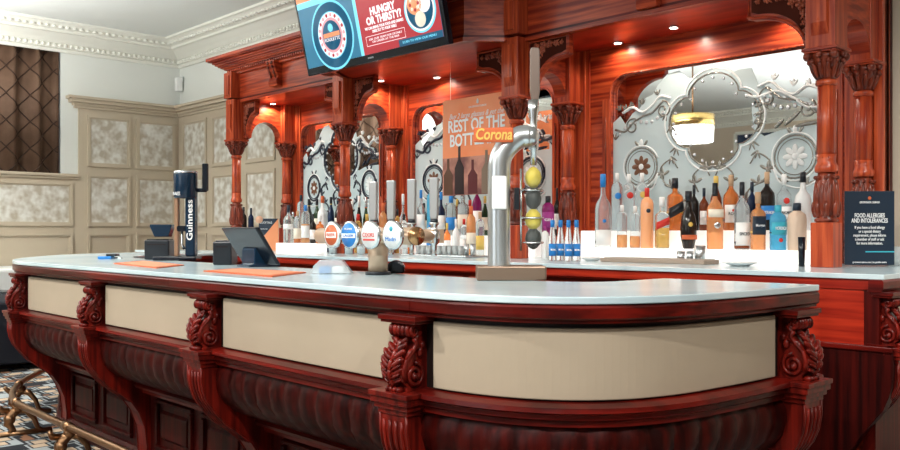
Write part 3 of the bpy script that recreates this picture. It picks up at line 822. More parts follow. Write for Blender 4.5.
# mirrors and their frosted ornament
frost = M('frosted_glass', (.50, .60, .62), rough=.5, spec=.4)
frost_w = M('frosted_white_line', (.80, .84, .84), rough=.4)
etch = M('etched_silver_line', (.30, .29, .26), rough=.25, metal=.7)
etch_d = M('etched_dark_line', (.015, .022, .04), rough=.3)
beadm = M('cut_glass_bead', (.80, .84, .86), rough=.12, metal=.6)
def circ(cx, cz, r, a0=0, a1=360, n=28, k=1): return [(cx+r*math.cos(R(a0+(a1-a0)*i/n)), cz+k*r*math.sin(R(a0+(a1-a0)*i/n))) for i in range(n+1)]
def spiral2(cx, cz, r, a0, turns, n=30, end=.2): return [(cx+r*(1-(1-end)*i/n)*math.cos(R(a0)+turns*2*PI*i/n), cz+r*(1-(1-end)*i/n)*math.sin(R(a0)+turns*2*PI*i/n)) for i in range(n+1)]
def mirror(a, b, label):
    YM = 4.944
    mo = MB().box(a-.03, b+.03, YM, 4.952, MBt-.02, MT+.02).build('mirror', mirror_m, BB)
    cx = (a+b)/2; s = (b-a)/1.52
    def X(u): return cx+u*s
    # frosted field with clear openings
    left = [(-.76, 1.98), (-.70, 2.02), (-.66, 1.96), (-.60, 2.03), (-.54, 2.06), (-.50, 2.12), (-.44, 2.14), (-.40, 2.20), (-.33, 2.26), (-.24, 2.27), (-.18, 2.22)]
    outer_ = [(-.76, 1.10)]+left+[(-.1, 2.20), (0, 2.24), (.1, 2.20)]
    outer_ += [(.18, 2.22), (.26, 2.22), (.30, 2.12), (.38, 2.08), (.5, 2.02), (.60, 2.0), (.66, 1.94), (.76, 1.92), (.76, 1.10)]
    lobes = []
    for k in range(72):
        t = 2*PI*k/72; r = .235+.065*abs(math.cos(2*t))**.7
        lobes.append((r*math.sin(t)*1.05, 1.93+r*math.cos(t)*.98))
    holes = [lobes]
    # clear spandrel cut-outs at the right
    holes.append([(.26, 1.98), (.33, 2.03), (.44, 2.02), (.55, 1.96), (.70, 1.90), (.70, 1.84), (.58, 1.84), (.45, 1.83), (.34, 1.80), (.27, 1.85)])
    shape2d('frosted_field', [[(X(x), z) for x, z in lp] for lp in [outer_]+holes], frost, mo, lambda c: Vector((c.x, YM-.002+c.z, c.y)), .0012)
    yy = YM-.004
    d = MB(); w_ = MB(); bd = MB(); wd = MB()
    def tb(mb, pts, r=.005):
        if mb is d and cx < -4: r *= 1.7
        mb.tube([(X(x), yy, z) for x, z in pts], r, 5)
    # medallion rims and beads
    lobe_b = lobes+[lobes[0]]
    tb(w_, [(x*1.10, 1.93+(z-1.93)*1.10) for x, z in lobe_b], .006); tb(d, lobe_b, .005)
    for k in range(0, 72, 3):
        x, z = lobes[k]; bd.ball((X(x*.90), yy, 1.93+(z-1.93)*.90), (.010, .003, .010), 6, 4)
    for sg in (-1, 1):
        # wreath with flower
        tb(d, circ(sg*.53, 1.665, .125), .006); tb(w_, circ(sg*.53, 1.665, .14, 20, 340), .006); tb(d, circ(sg*.53, 1.665, .105), .003)
        for k in range(8):
            an = 2*PI*k/8
            p0 = (sg*.53+.015*math.cos(an), 1.665+.015*math.sin(an)); p1 = (sg*.53+.075*math.cos(an), 1.665+.075*math.sin(an))
            (w_ if sg > 0 else wd).leaf((X(p0[0]), yy, p0[1]), (X(p1[0]), yy, p1[1]), .034, .004)
        w_.ball((X(sg*.53), yy-.001, 1.665), (.02, .004, .02))
        w_.leaf((X(sg*.53), yy, 1.80), (X(sg*.53), yy, 1.85), .03, .006); d.leaf((X(sg*.53+.02), yy, 1.80), (X(sg*.53+.05), yy, 1.84), .02, .005); d.leaf((X(sg*.53-.02), yy, 1.80), (X(sg*.53-.05), yy, 1.84), .02, .005)
        # top scrolls
        tb(d, spiral2(sg*.36, 2.03, .06, 90, sg*1.3), .006); tb(d, spiral2(sg*.60, 1.94, .055, 60, -sg*1.4), .006)
        tb(w_, catmull([(sg*.68, 2.04), (sg*.60, 2.07), (sg*.52, 2.03), (sg*.44, 2.07), (sg*.38, 2.12), (sg*.30, 2.10)], 5), .009)
        tb(d, catmull([(sg*.74, 1.93), (sg*.66, 1.91), (sg*.60, 1.96), (sg*.52, 2.0), (sg*.44, 2.02), (sg*.36, 2.09)], 5), .008)
        for q in range(9):
            t = q/8; bd.ball((X(sg*(.70-.34*t)), yy-.001, 1.90+.12*t+.03*math.sin(t*6)), (.014, .004, .014), 6, 4)
        for (x, z, an, L_) in ((.66, 2.05, 100, .07), (.70, 2.06, 60, .06), (.62, 2.08, 140, .05), (.40, 2.13, 80, .06), (.34, 2.0, -60, .07), (.30, 1.92, -90, .08), (.52, 2.08, 90, .06), (.26, 1.78, -70, .09), (.30, 1.72, -110, .08), (.36, 1.62, -60, .07), (.74, 1.86, 100, .07)):
            for da in (-35, 0, 35):
                (w_ if z > 2.0 and sg > 0 else d).leaf((X(sg*x), yy, z), (X(sg*x+sg*L_*.7*math.cos(R(an+da))), yy, z+L_*.7*math.sin(R(an+da))), .013, .004)
        # stems rising from below
        tb(d, catmull([(sg*.20, 1.35), (sg*.24, 1.48), (sg*.34, 1.54), (sg*.38, 1.64), (sg*.30, 1.70), (sg*.25, 1.64)], 5), .005)
        tb(d, catmull([(sg*.10, 1.48), (sg*.14, 1.58), (sg*.06, 1.64), (sg*.02, 1.58)], 5), .005)
        tb(w_, catmull([(sg*.66, 1.52), (sg*.56, 1.48), (sg*.44, 1.52), (sg*.40, 1.60)], 5), .006)
        for (x, z) in ((.22, 1.42), (.30, 1.52), (.36, 1.60), (.12, 1.54), (.46, 1.52), (.60, 1.50), (.04, 1.62)):
            for da in (20, 80, 150): d.leaf((X(sg*x), yy, z), (X(sg*x+sg*.055*math.cos(R(da))), yy, z+.055*math.sin(R(da))), .02, .004)
    # bold dark acanthus in the right cut-out
    for (x0, z0, x1, z1) in ((.28, 1.98, .33, 2.0), (.27, 1.93, .34, 1.95), (.28, 1.88, .35, 1.89), (.29, 1.83, .33, 1.86), (.40, 1.84, .46, 1.89), (.46, 1.85, .56, 1.93), (.52, 1.84, .68, 1.86)):
        d.leaf((X(x0), yy-.001, z0), (X(x1), yy-.001, z1), .022, .005)
    tb(w_, catmull([(.22, 2.06), (.30, 2.04), (.42, 2.06), (.52, 2.01), (.60, 1.95), (.70, 1.94)], 6), .009)
    for q in range(10):
        t = q/9; bd.ball((X(.30+.38*t), yy-.002, 2.04-.12*t*t), (.013, .004, .013), 6, 4)
    d.build('etched_scrolls', etch_d if cx < -4 else etch, mo); w_.build('frosted_scrolls', frost_w, mo); bd.build('cut_beads', beadm, mo); wd.build('brown_flower', M('etched_brown', (.16, .07, .035), rough=.3), mo)
for (a, b), l in zip(opens, 'abc'): mirror(a, b, l)
# ------------------------------------------------------------------ things on the front bar
FACE = math.atan2(.7277, .6859)       # yaw that turns a thing's front towards the customers' corner
CT = 1.05
amber_g = M('tan_copper_brass', (.62, .46, .33), rough=.38, metal=.4)
handm = M('grey_satin_handle', (.40, .41, .41), rough=.42, metal=.6)
def emitm(name, c, s=1.0): return M(name, (c[0]*.3, c[1]*.3, c[2]*.3), rough=.3, emit=c, es=s)
tw = M('white_lettering', (.85, .87, .88), rough=.5)
orange_p = M('orange_print', (.62, .13, .04), rough=.5)
navy_p = M('navy_print', (.012, .025, .045), rough=.4)
red_p = M('red_print', (.62, .03, .02), rough=.45)
blue_p = M('blue_print', (.02, .22, .62), rough=.4)
teal_p = M('teal_print', (.05, .42, .55), rough=.4)
gold_p = M('gold_print', (.75, .52, .12), rough=.4)

# four-tap beer tower
TV_ = 2.22
tow = empty('beer_tower', (-2.783, TV_, CT), 'copper beer tower with four round badges and tall chrome tap handles', 'beer tap', world=True)
MB().lathe([(.052, CT), (.052, CT+.012), (.046, CT+.014)], (-2.783, TV_, 0), 24).build('base_collar', black, tow)
MB().lathe([(.040, CT+.012), (.040, CT+.075), (.043, CT+.080), (.040, CT+.085), (.046, CT+.11), (.046, CT+.14)], (-2.783, TV_, 0), 24).build('pillar', amber_g, tow)
m = MB(); m.tube([(-3.19, TV_, 1.208), (-2.55, TV_, 1.208)], .034, 18)
m.build('manifold_pipe', amber_g, tow)
m = MB(); m.tube([(-2.556, TV_, 1.208), (-2.536, TV_, 1.208)], .036, 20); m.build('end_cap', M('polished_copper', (.52, .30, .14), rough=.2, metal=.9), tow)
MB().box(-2.62, -2.56, TV_+.10, TV_+.16, 1.18, 1.235).build('tap_block', amber_g, tow)
bcol = [(orange_p, 'orange and white round badge', 'BEAVER', 'TOWN'), (blue_p, 'blue and white round badge', 'ESTRELLA', 'DAMM'), (tw, 'white round badge with red writing', 'COORS', 'LIGHT'), (tw, 'white round badge with pale blue writing', 'Cold', 'river')]
for i, u in enumerate((-2.965, -2.845, -2.712, -2.575)):
    yb = TV_-.10
    a = MB().tube([(u, yb+.012, 1.208), (u, TV_+.12, 1.208)], .020, 12).build('tap_arm', amber_g, tow)
    b = MB().tube([(u, yb, 1.212), (u, yb+.016, 1.212)], .056, 32).build('badge', chrome, tow)
    dk = MB().tube([(u, yb-.002, 1.212), (u, yb+.004, 1.212)], .051, 32).build('badge_face', white, b)
    dk['label'] = bcol[i][1]
    if i < 2:
        MB().tube([(u, yb-.0032, 1.212), (u, yb, 1.212)], .043 if i == 0 else .049, 32).build('badge_field', bcol[i][0], b)
    if i == 0:
        MB().box(u-.034, u+.034, yb-.0045, yb-.003, 1.200, 1.224).build('badge_band', tw, b)
        text('badge_lettering', 'BEER', .017, orange_p, b, (u, yb-.006, 1.212), width=.056)
    elif i == 1:
        MB().box(u-.045, u+.045, yb-.0045, yb-.003, 1.200, 1.218).build('badge_band', tw, b)
        text('badge_lettering', 'LAGER', .014, blue_p, b, (u, yb-.006, 1.209), width=.07)
        text('badge_lettering', 'PILSNER', .010, tw, b, (u, yb-.006, 1.236), width=.05)
    elif i == 2:
        MB().box(u-.036, u+.036, yb-.0045, yb-.003, 1.190, 1.196).build('badge_band', red_p, b)
        text('badge_lettering', 'COORS', .024, red_p, b, (u, yb-.006, 1.212), width=.072)
    else:
        text('badge_lettering', 'Madri', .022, blue_p, b, (u, yb-.006, 1.196), width=.062)
        MB().tube([(u, yb-.004, 1.236), (u, yb-.002, 1.236)], .010, 16).build('badge_emblem', teal_p, b)
    yh = TV_+.12
    f = MB(); f.lathe([(.012, 1.13), (.010, 1.14), (.010, 1.17), (.020, 1.18), (.024, 1.20), (.024, 1.225), (.014, 1.235), (.014, 1.25), (.020, 1.255), (.020, 1.262)], (u, yh, 0), 14)
    f.build('faucet', chrome, tow)
    MB().lathe([(.016, 1.262), (.016, 1.275)], (u, yh, 0), 12).build('handle_collar', black, tow)
    MB().prism([(-.014, 1.275), (.014, 1.275), (.016, 1.30), (.018, 1.442), (-.018, 1.442), (-.016, 1.30)], -.012, .012, 'xz', mat=Matrix.Translation((u, yh, 0))@Matrix.Rotation(.5, 4, 'Z')).build('tap_handle', handm, tow, bevel=.004)
# black drip cover beside it
o = MB().prism([(-.038, 0)]+[(-.038+.076*i/10, .055*(max(0, math.sin(PI*(.12+.76*i/10))))**.5) for i in range(11)]+[(.038, 0)], -.045, .03, 'xz', mat=Matrix.Rotation(FACE, 4, 'Z')).build('drip_tray_cover', blackg, loc=tuple(on_z(396, 273, CT)), bevel=.008)
tag(o, 'low black domed cover beside the copper beer tower pillar', 'bar equipment')

# swan neck chrome font
p0 = on_z(511.5, 280, CT)
sw = empty('swan_neck_font', (p0.x, p0.y, CT), 'tall chrome swan neck beer font with brown handle on the bar corner', 'beer tap', rotz=FACE)
MB().box(-.128, .122, -.05, .085, 0, .052).build('base_block', M('tan_steel_base', (.26, .18, .13), rough=.35, metal=.6), sw, bevel=.006)
pth = [(-.044, .02, .04), (-.044, .02, .12), (-.044, .02, .26), (-.044, .02, .37), (-.042, .02, .425), (-.028, .02, .465), (.000, .02, .498), (.035, .02, .520), (.065, .02, .522)]
m = MB(); m.tube(catmull(pth, 5), [.041]*41, 22)
m.ball((.068, .02, .522), (.036, .038, .038), 16, 10); m.build('pipe', M('satin_chrome', (.66, .70, .72), rough=.28, metal=.9), sw)
for z in (.10, .345): MB().tube([(-.044, .02, z), (-.044, .02, z+.012)], .0405, 22).build('pipe_ring', chrome, sw)
o = MB().box(-.072, -.018, -.028, -.016, .255, .375).build('name_plate', white, sw, bevel=.006)
o['label'] = 'blank white name plate'
o = MB().box(-.138, .005, -.032, -.022, .495, .548).build('brand_badge', orange_p, sw, bevel=.01)
o['label'] = 'orange badge with yellow script lettering'
text('badge_lettering', 'Corona', .056, gold_p, o, (-.067, -.034, .522), width=.13, bold=.0012, shear=.2)
m = MB(); m.lathe([(.012, .42), (.012, .47), (.020, .48), (.020, .535), (.014, .545), (.014, .59), (.020, .62), (.020, .66)], (.085, .06, 0), 14); m.tube([(.07, .03, .50), (.085, .06, .50)], .015, 10); m.build('faucet', chrome, sw)
MB().prism([(-.012, .655), (.012, .655), (.018, .69), (.018, .84), (.014, .852), (-.014, .852), (-.018, .84), (-.018, .69)], -.012, .012, 'xz', mat=Matrix.Translation((.09, .06, 0))).build('handle', M('walnut_grey_handle', (.20, .15, .125), rough=.3, metal=.3), sw, bevel=.004)
MB().box(.012, .030, .015, .05, .255, .335).build('clamp', black, sw, bevel=.003)
# garnish tube held beside the font
gt = empty('garnish_tube', tuple(sw.matrix_basis @ Vector((.082, .035, .105))), 'clear garnish tube of lemons and limes held beside the chrome swan neck font', 'garnish holder', rotz=FACE)
clr = M('clear_glass', (.85, .92, .92), rough=.05, alpha=.03, spec=.2)
MB().lathe([(.004, -.012), (.024, .0), (.033, .02), (.033, .325), (.031, .325), (.031, .022), (.003, .0)], (0, 0, 0), 24).build('clear_tube', clr, gt)
for z in (.03, .12, .22): MB().tube(circ3 := [(.036*math.cos(2*PI*i/24), .036*math.sin(2*PI*i/24), z) for i in range(24)], .0035, 6, closed=True).build('wire_ring', chrome, gt)
MB().tube([(-.045, 0, .12), (-.02, 0, .12)], .005, 6).tube([(-.045, 0, .22), (-.02, 0, .22)], .005, 6).tube([(-.045, 0, .0), (-.045, 0, .3)], .004, 6).build('wire_bracket', chrome, gt)
lem = M('lemon_peel', (.62, .50, .05), rough=.5, bump=.3, nscale=60); lim = M('dark_lime_peel', (.022, .026, .022), rough=.55)
gb = gt.location
for z, mt, nm, lb in ((.045, lim, 'lime', 'dark lime at the bottom of the clear garnish tube'), (.115, lem, 'lemon', 'lower yellow lemon in the clear garnish tube'), (.190, lim, 'lime', 'dark lime between the two lemons in the garnish tube'), (.268, lem, 'lemon', 'upper yellow lemon near the mouth of the garnish tube')):
    o = MB().lathe([(.002, -.040), (.013, -.035), (.026, -.020), (.0305, 0), (.026, .020), (.013, .035), (.002, .040)], (0, 0, 0), 16).build(nm, mt, loc=(gb.x, gb.y, gb.z+z))
    tag(o, lb, 'citrus fruit', 'lemons and limes in the garnish tube')

# countertop stout dispenser
p0 = on_z(177, 260.5, CT)
gd = empty('stout_dispenser', (p0.x, p0.y, CT), 'black countertop stout dispenser with silver lid and side lever', 'beer dispenser', rotz=FACE)
k = 5.3/870
navyg = M('deep_navy_gloss', (.004, .022, .05), rough=.22, coat=.2)
MB().box(-.135, .135, -.06, .07, 0, .028).build('base_plate', blackg, gd, bevel=.01)
MB().box(.055, .115, -.02, .05, .028, .44).build('post', navyg, gd, bevel=.008)
text('post_lettering', 'Guinness', .052, tw, gd, (.086, -.0225, .25), rot=(PI/2, -PI/2, 0), width=.25, bold=.001)
m = MB(); m.tube([(.070, -.0225, .405), (.070, -.0225, .43), (.09, -.0225, .435), (.105, -.0225, .405), (.075, -.0225, .400)], .003, 5, closed=True)
for dx in (.078, .086, .094): m.tube([(dx, -.0225, .404), (dx, -.0225, .43)], .0015, 4)
m.build('harp_emblem', tw, gd)
MB().lathe([(.066, .385), (.072, .395), (.072, .53), (.070, .54)], (.05, .01, 0), 28).build('head', navyg, gd)
MB().lathe([(.073, .54), (.074, .545), (.068, .552)], (.05, .01, 0), 28).build('lid', chrome, gd)
text('head_lettering', 'INNESS', .03, tw, gd, (.015, -.058, .41), rot=(PI/2, 0, -.5), width=.06)
MB().box(-.012, .012, -.02, .02, .028, .40).build('front_tube', M('tan_tube', (.34, .20, .12), rough=.4, metal=.3), gd, bevel=.004)
MB().tube([(.115, .01, .435), (.18, .01, .435)], .012, 10).build('lever_arm', blackg, gd)
MB().box(.155, .190, -.004, .024, .43, .60, mat=None).build('lever', blackg, gd, bevel=.005)
MB().box(.0, .055, -.02, .03, .18, .215).build('spout_housing', blackg, gd, bevel=.004)
MB().tube([(.03, .0, .18), (.03, .0, .10), (.045, .0, .07)], .009, 8).build('spout', chrome, gd)
# tills and printers
def printer(name, x, y, w_, h, d, label):
    p = on_z(x, y, CT); e_ = empty(name, (p.x, p.y, CT), label, 'receipt printer', rotz=FACE)
    MB().box(-w_/2, w_/2, 0, d, 0, h).build('housing', black, e_, bevel=.008)
    MB().box(-w_/2+.01, w_/2-.01, .02, d-.02, h, h+.006).build('lid', blackg, e_, bevel=.003)
    MB().box(-w_/2+.02, w_/2-.02, -.003, 0, h*.75, h*.8).build('paper_slot', deep, e_)
    return e_
PR1 = printer('receipt_printer', 156.5, 259.6, .16, .125, .14, 'black receipt printer behind the stout dispenser')
printer('receipt_printer', 222, 265, .10, .125, .14, 'black receipt printer beside the tilted till screen')
p = on_z(161, 259, CT)
MB().prism([(-.055, .226), (-.055, .212), (-.025, .146), (.065, .146), (.085, .212), (.085, .226)], .03, .11, 'xz').build('customer_display', navyg, PR1, bevel=.005)
till = empty('till', (-3.86, 2.33, CT), 'black touchscreen till seen from behind leaning towards the customers', 'till', world=True)
m = MB(); m.prism([(2.315, 1.062), (2.338, 1.062), (2.215, 1.250), (2.190, 1.246)], -4.03, -3.69, 'yz'); m.build('screen', blackg, till, bevel=.008)
m = MB(); m.prism([(2.332, 1.072), (2.336, 1.072), (2.222, 1.240), (2.218, 1.240)], -4.01, -3.71, 'yz'); m.build('display_glass', navyg, till)
MB().prism([(2.22, 1.05), (2.40, 1.05), (2.40, 1.065), (2.30, 1.09), (2.262, 1.15), (2.25, 1.14), (2.25, 1.065), (2.22, 1.06)], -3.92, -3.80, 'yz').build('stand', navyg, till, bevel=.005)
# orange menus lying on the bar
def flat_sheet(name, px, label, cat='menu'):
    P = [on_z(x, y, CT+.002) for x, y in px]; c = sum(P, Vector())/4
    if (P[1]-P[0]).cross(P[2]-P[0]).z < 0: P = P[::-1]
    e_ = empty(name, (c.x, c.y, CT), label, cat, 'orange menus on the front bar', world=True)
    MB().prism([(q.x, q.y) for q in P], CT+.0005, CT+.005, 'xy').build('cover', orange_p, e_)
    I = [c.lerp(q, .82) for q in P]
    MB().prism([(q.x, q.y) for q in I], CT+.005, CT+.0056, 'xy').build('printed_panel', M('pale_orange_print', (.80, .33, .18), rough=.5), e_)
    return e_
flat_sheet('menu', [(113.5, 263.6), (143, 261.0), (184, 265.2), (157, 268.2)], 'orange menu lying in front of the stout dispenser')
flat_sheet('menu', [(203.5, 271.2), (240, 268.6), (306, 272.6), (272, 276.8)], 'orange menu lying in front of the till')
# small clutter
p = on_z(332, 274, CT)
e_ = empty('napkin_box', (p.x, p.y, CT), 'clear plastic box of sachets beside the copper beer tower', 'box', rotz=FACE)
MB().prism([(-.085, 0), (.085, 0), (.045, .055), (.02, .062), (-.05, .058), (-.075, .035)], -.02, .06, 'xz').build('clear_lid', M('hazy_clear_plastic', (.75, .85, .88), rough=.12, alpha=.38), e_, bevel=.004)
MB().box(-.055, -.005, -.005, .045, .002, .03).build('sachets', blue_p, e_, bevel=.004)
MB().box(.0, .05, -.005, .045, .002, .032).build('sachets', tw, e_, bevel=.004)
p = on_z(110, 259, CT)
e_ = empty('bar_blade_set', (p.x, p.y, CT), 'small blue and white bottle opener and card reader near left end of bar', 'card reader', rotz=FACE)
MB().box(-.07, .02, -.03, .03, 0, .018).build('reader_body', blue_p, e_, bevel=.005)
MB().box(-.02, .05, -.02, .04, .018, .034).build('reader_top', black, e_, bevel=.005)
MB().tube([(.03, 0, .006), (.09, -.04, .006)], .006, 6).build('cable', chrome, e_)

# ------------------------------------------------------------------ television
tv = empty('television', (-4.897, 3.85, 2.44), 'wide black television tilted forward above the centre of the back bar', 'television')
tv.rotation_euler.x = R(13)
TW, TH = 1.60, .90
MB().box(-TW/2, TW/2, .0, .05, 0, TH).build('casing', blackg, tv, bevel=.006)
MB().box(-.12, .12, .05, .20, .12, .28).build('wall_bracket', black, tv)
sc = MB().box(-TW/2+.03, TW/2-.03, -.003, .001, .055, TH-.03).build('screen', emitm('screen_blue', (.03, .17, .28), .8), tv)
text('maker_lettering', 'PHILIPS', .014, tw, tv, (0, -.003, .030), width=.06)
e1 = emitm('screen_orange', (.82, .28, .13), .8); e2 = emitm('screen_cyan', (.20, .68, .88), .85); e3 = emitm('screen_red', (.42, .035, .045), .8); e4 = emitm('screen_white', (.85, .80, .82), .9); e5 = emitm('screen_deep_blue', (.01, .09, .17), .8); e6 = emitm('screen_pink', (.75, .35, .38), .8); e7 = emitm('screen_food', (.80, .33, .16), .8); e8 = emitm('screen_cream', (.80, .72, .58), .8)
L0 = -TW/2+.03
def lay(k): return -.0035-.0012*k
def sprite(name, mat, x0, x1, z0, z1, k): return MB().box(x0, x1, lay(k)-.0005, lay(k)+.0008, z0, z1).build(name, mat, sc)
def disc(name, mat, x, z, r, k, n=40): return MB().tube([(x, lay(k)-.0005, z), (x, lay(k)+.0008, z)], r, n).build(name, mat, sc)
sprite('red_panel', e3, L0+.70, TW/2-.03, .055, TH-.03, 0)
sprite('orange_panel', e1, L0, L0+.70, .545, TH-.03, 0)
sprite('cyan_stripe', e2, L0, L0+.70, .50, .545, 1)
sprite('cyan_divider', e2, L0+.675, L0+.71, .055, TH-.03, 2)
wx, wz = L0+.375, .255
disc('wheel_glow', e2, wx, wz, .255, 0); disc('wheel_bowl', e5, wx, wz, .238, 1); disc('wheel_rim', e2, wx, wz, .172, 2); disc('wheel_pocket_ring', e4, wx, wz, .165, 3); disc('wheel_inner_ring', e6, wx, wz, .128, 4); disc('wheel_centre', e5, wx, wz, .108, 5)
for i in range(18):
    a = 2*PI*i/18; disc('pocket', e3 if i % 2 else e6, wx+.147*math.cos(a), wz+.147*math.sin(a), .014, 4, 8)
disc('wheel_hub', e2, wx, wz+.055, .03, 6, 20)
sprite('game_banner', e1, wx-.10, wx+.10, wz-.012, wz+.02, 6)
text('screen_lettering', 'ROULETTE', .035, e4, sc, (wx, lay(7), wz-.03), width=.19)
text('screen_lettering', 'PLAY NOW', .03, e4, sc, (L0+.22, lay(3), .58), width=.3)
text('screen_lettering', 'HUNGRY\nOR THIRSTY?', .072, e4, sc, (L0+.985, lay(3), .305), width=.38, bold=.003, spacing=.85)
text('screen_lettering', 'WE CAN BRING YOUR FOOD AND DRINKS\nDIRECTLY TO YOUR TABLE', .026, e4, sc, (L0+.975, lay(3), .215), width=.42, bold=.0008)
text('screen_lettering', 'ASK OUR TEAM FOR DETAILS\nOR ORDER AT THE BAR', .020, e4, sc, (L0+.97, lay(3), .142), width=.36)
m = MB(); m.tube([(L0+.76, lay(3), .11), (L0+1.18, lay(3), .11), (L0+1.18, lay(3), .175), (L0+.76, lay(3), .175)], .0018, 4, closed=True); m.build('outline', e4, sc)
text('screen_lettering', 'JOIN US', .03, e4, sc, (L0+.97, lay(3), .45), width=.13)
px, pz = L0+1.36, .265
disc('plate_rim', e2, px, pz, .155, 1); disc('plate', e4, px, pz, .142, 2); disc('plate_well', e5, px, pz, .128, 3); disc('pizza', e7, px-.045, pz+.04, .07, 4); disc('chips', e4, px+.05, pz+.03, .06, 4); disc('dip', e8, px-.005, pz-.065, .052, 5)
for i in range(8): disc('topping', e8 if i % 2 else e3, px-.045+.04*math.cos(i*.8), pz+.04+.04*math.sin(i*.8), .012, 5, 8)
sprite('teal_strip', e5, L0+1.1, TW/2-.03, .055, .10, 2)
text('screen_lettering', 'SCAN TO VIEW OUR MENU', .022, e2, sc, (L0+1.31, lay(3), .078), width=.34)

# ------------------------------------------------------------------ hanging poster in the centre bay
PY = 4.47
po = empty('poster', (-4.47, PY, 1.52), 'orange wine poster hanging by strings in the centre bay beneath the frieze', 'poster', world=True)
po_m = M('poster_orange', (.88, .25, .09), rough=.5, col2=(.92, .36, .18), nscale=2.5)
MB().box(-4.822, -4.118, PY, PY+.006, 1.50, 2.215).build('printed_sheet', po_m, po)
MB().box(-4.822, -4.118, PY-.001, PY, 1.50, 1.78).build('photo_band', M('poster_photo_band', (.16, .05, .045), rough=.5, col2=(.55, .25, .18), nscale=7), po)
for u in (-4.74, -4.20): MB().tube([(u, PY+.003, 2.21), (u, PY+.003, ZS)], .002, 4).build('string', white, po)
text('poster_lettering', 'REST OF THE\nBOTTLE free', .125, tw, po, (-4.47, PY-.003, 1.955), width=.58, bold=.003, spacing=.85)
text('poster_lettering', 'Buy 2 large glasses & get the', .055, tw, po, (-4.47, PY-.003, 2.085), width=.56, shear=.4)
text('poster_lettering', 'GROSVENOR CASINOS', .02, tw, po, (-4.45, PY-.003, 2.140), width=.18)
m = MB(); m.ball((-4.45, PY-.002, 2.175), (.012, .003, .016)); m.tube([(-4.46, PY-.002, 2.165), (-4.45, PY-.002, 2.195), (-4.44, PY-.002, 2.165)], .003, 4); m.build('crown_emblem', tw, po)
for i, (u, c, h) in enumerate(((-4.64, (.02, .006, .008), .36), (-4.50, (.10, .010, .015), .25), (-4.36, (.20, .14, .10), .31), (-4.22, (.30, .30, .22), .38), (-4.76, (.10, .04, .02), .27))):
    b = MB(); b.prism([(u-.048, 1.505), (u+.048, 1.505), (u+.048, 1.505+h*.55), (u+.012, 1.505+h*.72), (u+.012, 1.505+h), (u-.012, 1.505+h), (u-.012, 1.505+h*.72), (u-.048, 1.505+h*.55)], PY-.003, PY-.001, 'xz'); b.build('printed_bottle', M('poster_bottle_%d' % i, c, rough=.3), po)

# allergy sign
p0 = on_z(869, 266.5, CT)
al = empty('allergy_sign', (p0.x, p0.y, CT), 'black food allergies sign in clear holder standing at the right end of counter', 'sign', rotz=FACE-.03)
MB().box(-.128, .128, -.002, .008, .005, .385).build('sign_holder', clr, al)
MB().box(-.14, .14, -.02, .05, 0, .005).build('holder_foot', clr, al)
MB().box(-.124, .124, -.006, -.002, .008, .382).build('sign_sheet', navy_p, al)
def st(body, size, z, width, bold=.0006, mat=tw, x=0): return text('sign_lettering', body, size, mat, al, (x, -.0072, z), width=width, bold=bold)
st('FOOD ALLERGIES', .03, .258, .150); st('AND INTOLERANCES', .03, .232, .182)
st('If you have a food allergy', .02, .198, .150, .0003); st('or a special dietary', .02, .178, .11, .0003); st('requirement, please inform', .02, .158, .162, .0003); st('a member of staff or ask', .02, .138, .145, .0003); st('for more information.', .02, .118, .13, .0003)
st('GROSVENOR CASINOS', .014, .325, .10, .0003); st('grosvenorcasinos.com | be gamble aware', .012, .022, .17, .0002)
MB().ball((0, -.007, .347), (.009, .002, .009)).build('crown_emblem', orange_p, al)
MB().box(-.02, .124, -.0072, -.006, .072, .078).build('blue_rule', teal_p, al)

# standing cocktail card, left bay
p1 = Vector((*[at_y(268, 4.5)[0]], 4.5, CT))
cc = empty('cocktail_card', (p1.x, 4.5, CT), 'orange and dark diagonal card standing beside the lit white riser at left', 'menu card', rotz=FACE)
MB().box(-.09, .10, 0, .006, 0, .31).build('card', M('orange_card', (.72, .27, .12), rough=.5), cc)
MB().prism([(-.09, .31), (.10, .31), (-.09, .08)], -.002, 0, 'xz').build('dark_corner', navy_p, cc)
text('card_lettering', 'COCKTAILS', .028, tw, cc, (-.02, -.0035, .27), width=.12)
text('card_lettering', 'two for one', .02, tw, cc, (-.04, -.0035, .21), width=.07)
MB().tube([(-.085, -.006, .30), (-.085, -.003, .30)], .036, 24).build('round_sticker', M('tan_sticker', (.62, .36, .24), rough=.5), cc)

# lit risers under the bottles
def riser(name, x0, x1, y0, y1, z1, label):
    o = MB().box(x0, x1, y0, y1, CT, z1).build(name, shelf_lit, bevel=.003)
    return tag(o, label, 'bottle display')
riser('bottle_riser', at_y(283, 4.58)[0], at_y(324, 4.58)[0], 4.5, 4.66, 1.125, 'short lit white riser under the bottles in the left bay')
riser('bottle_riser', -5.60, -4.10, 4.70, 4.885, 1.20, 'lit white riser behind the shot glasses in the centre bay')
riser('bottle_riser', -3.72, -2.02, 4.58, 4.73, 1.125, 'low lit white riser for front bottles in the right bay')
riser('bottle_riser', -3.72, -2.02, 4.735, 4.87, 1.235, 'raised lit white riser for rear bottles in the right bay')
riser('bottle_riser', -7.2, -6.2, 4.70, 4.87, 1.20, 'rear lit white riser in the left bay')
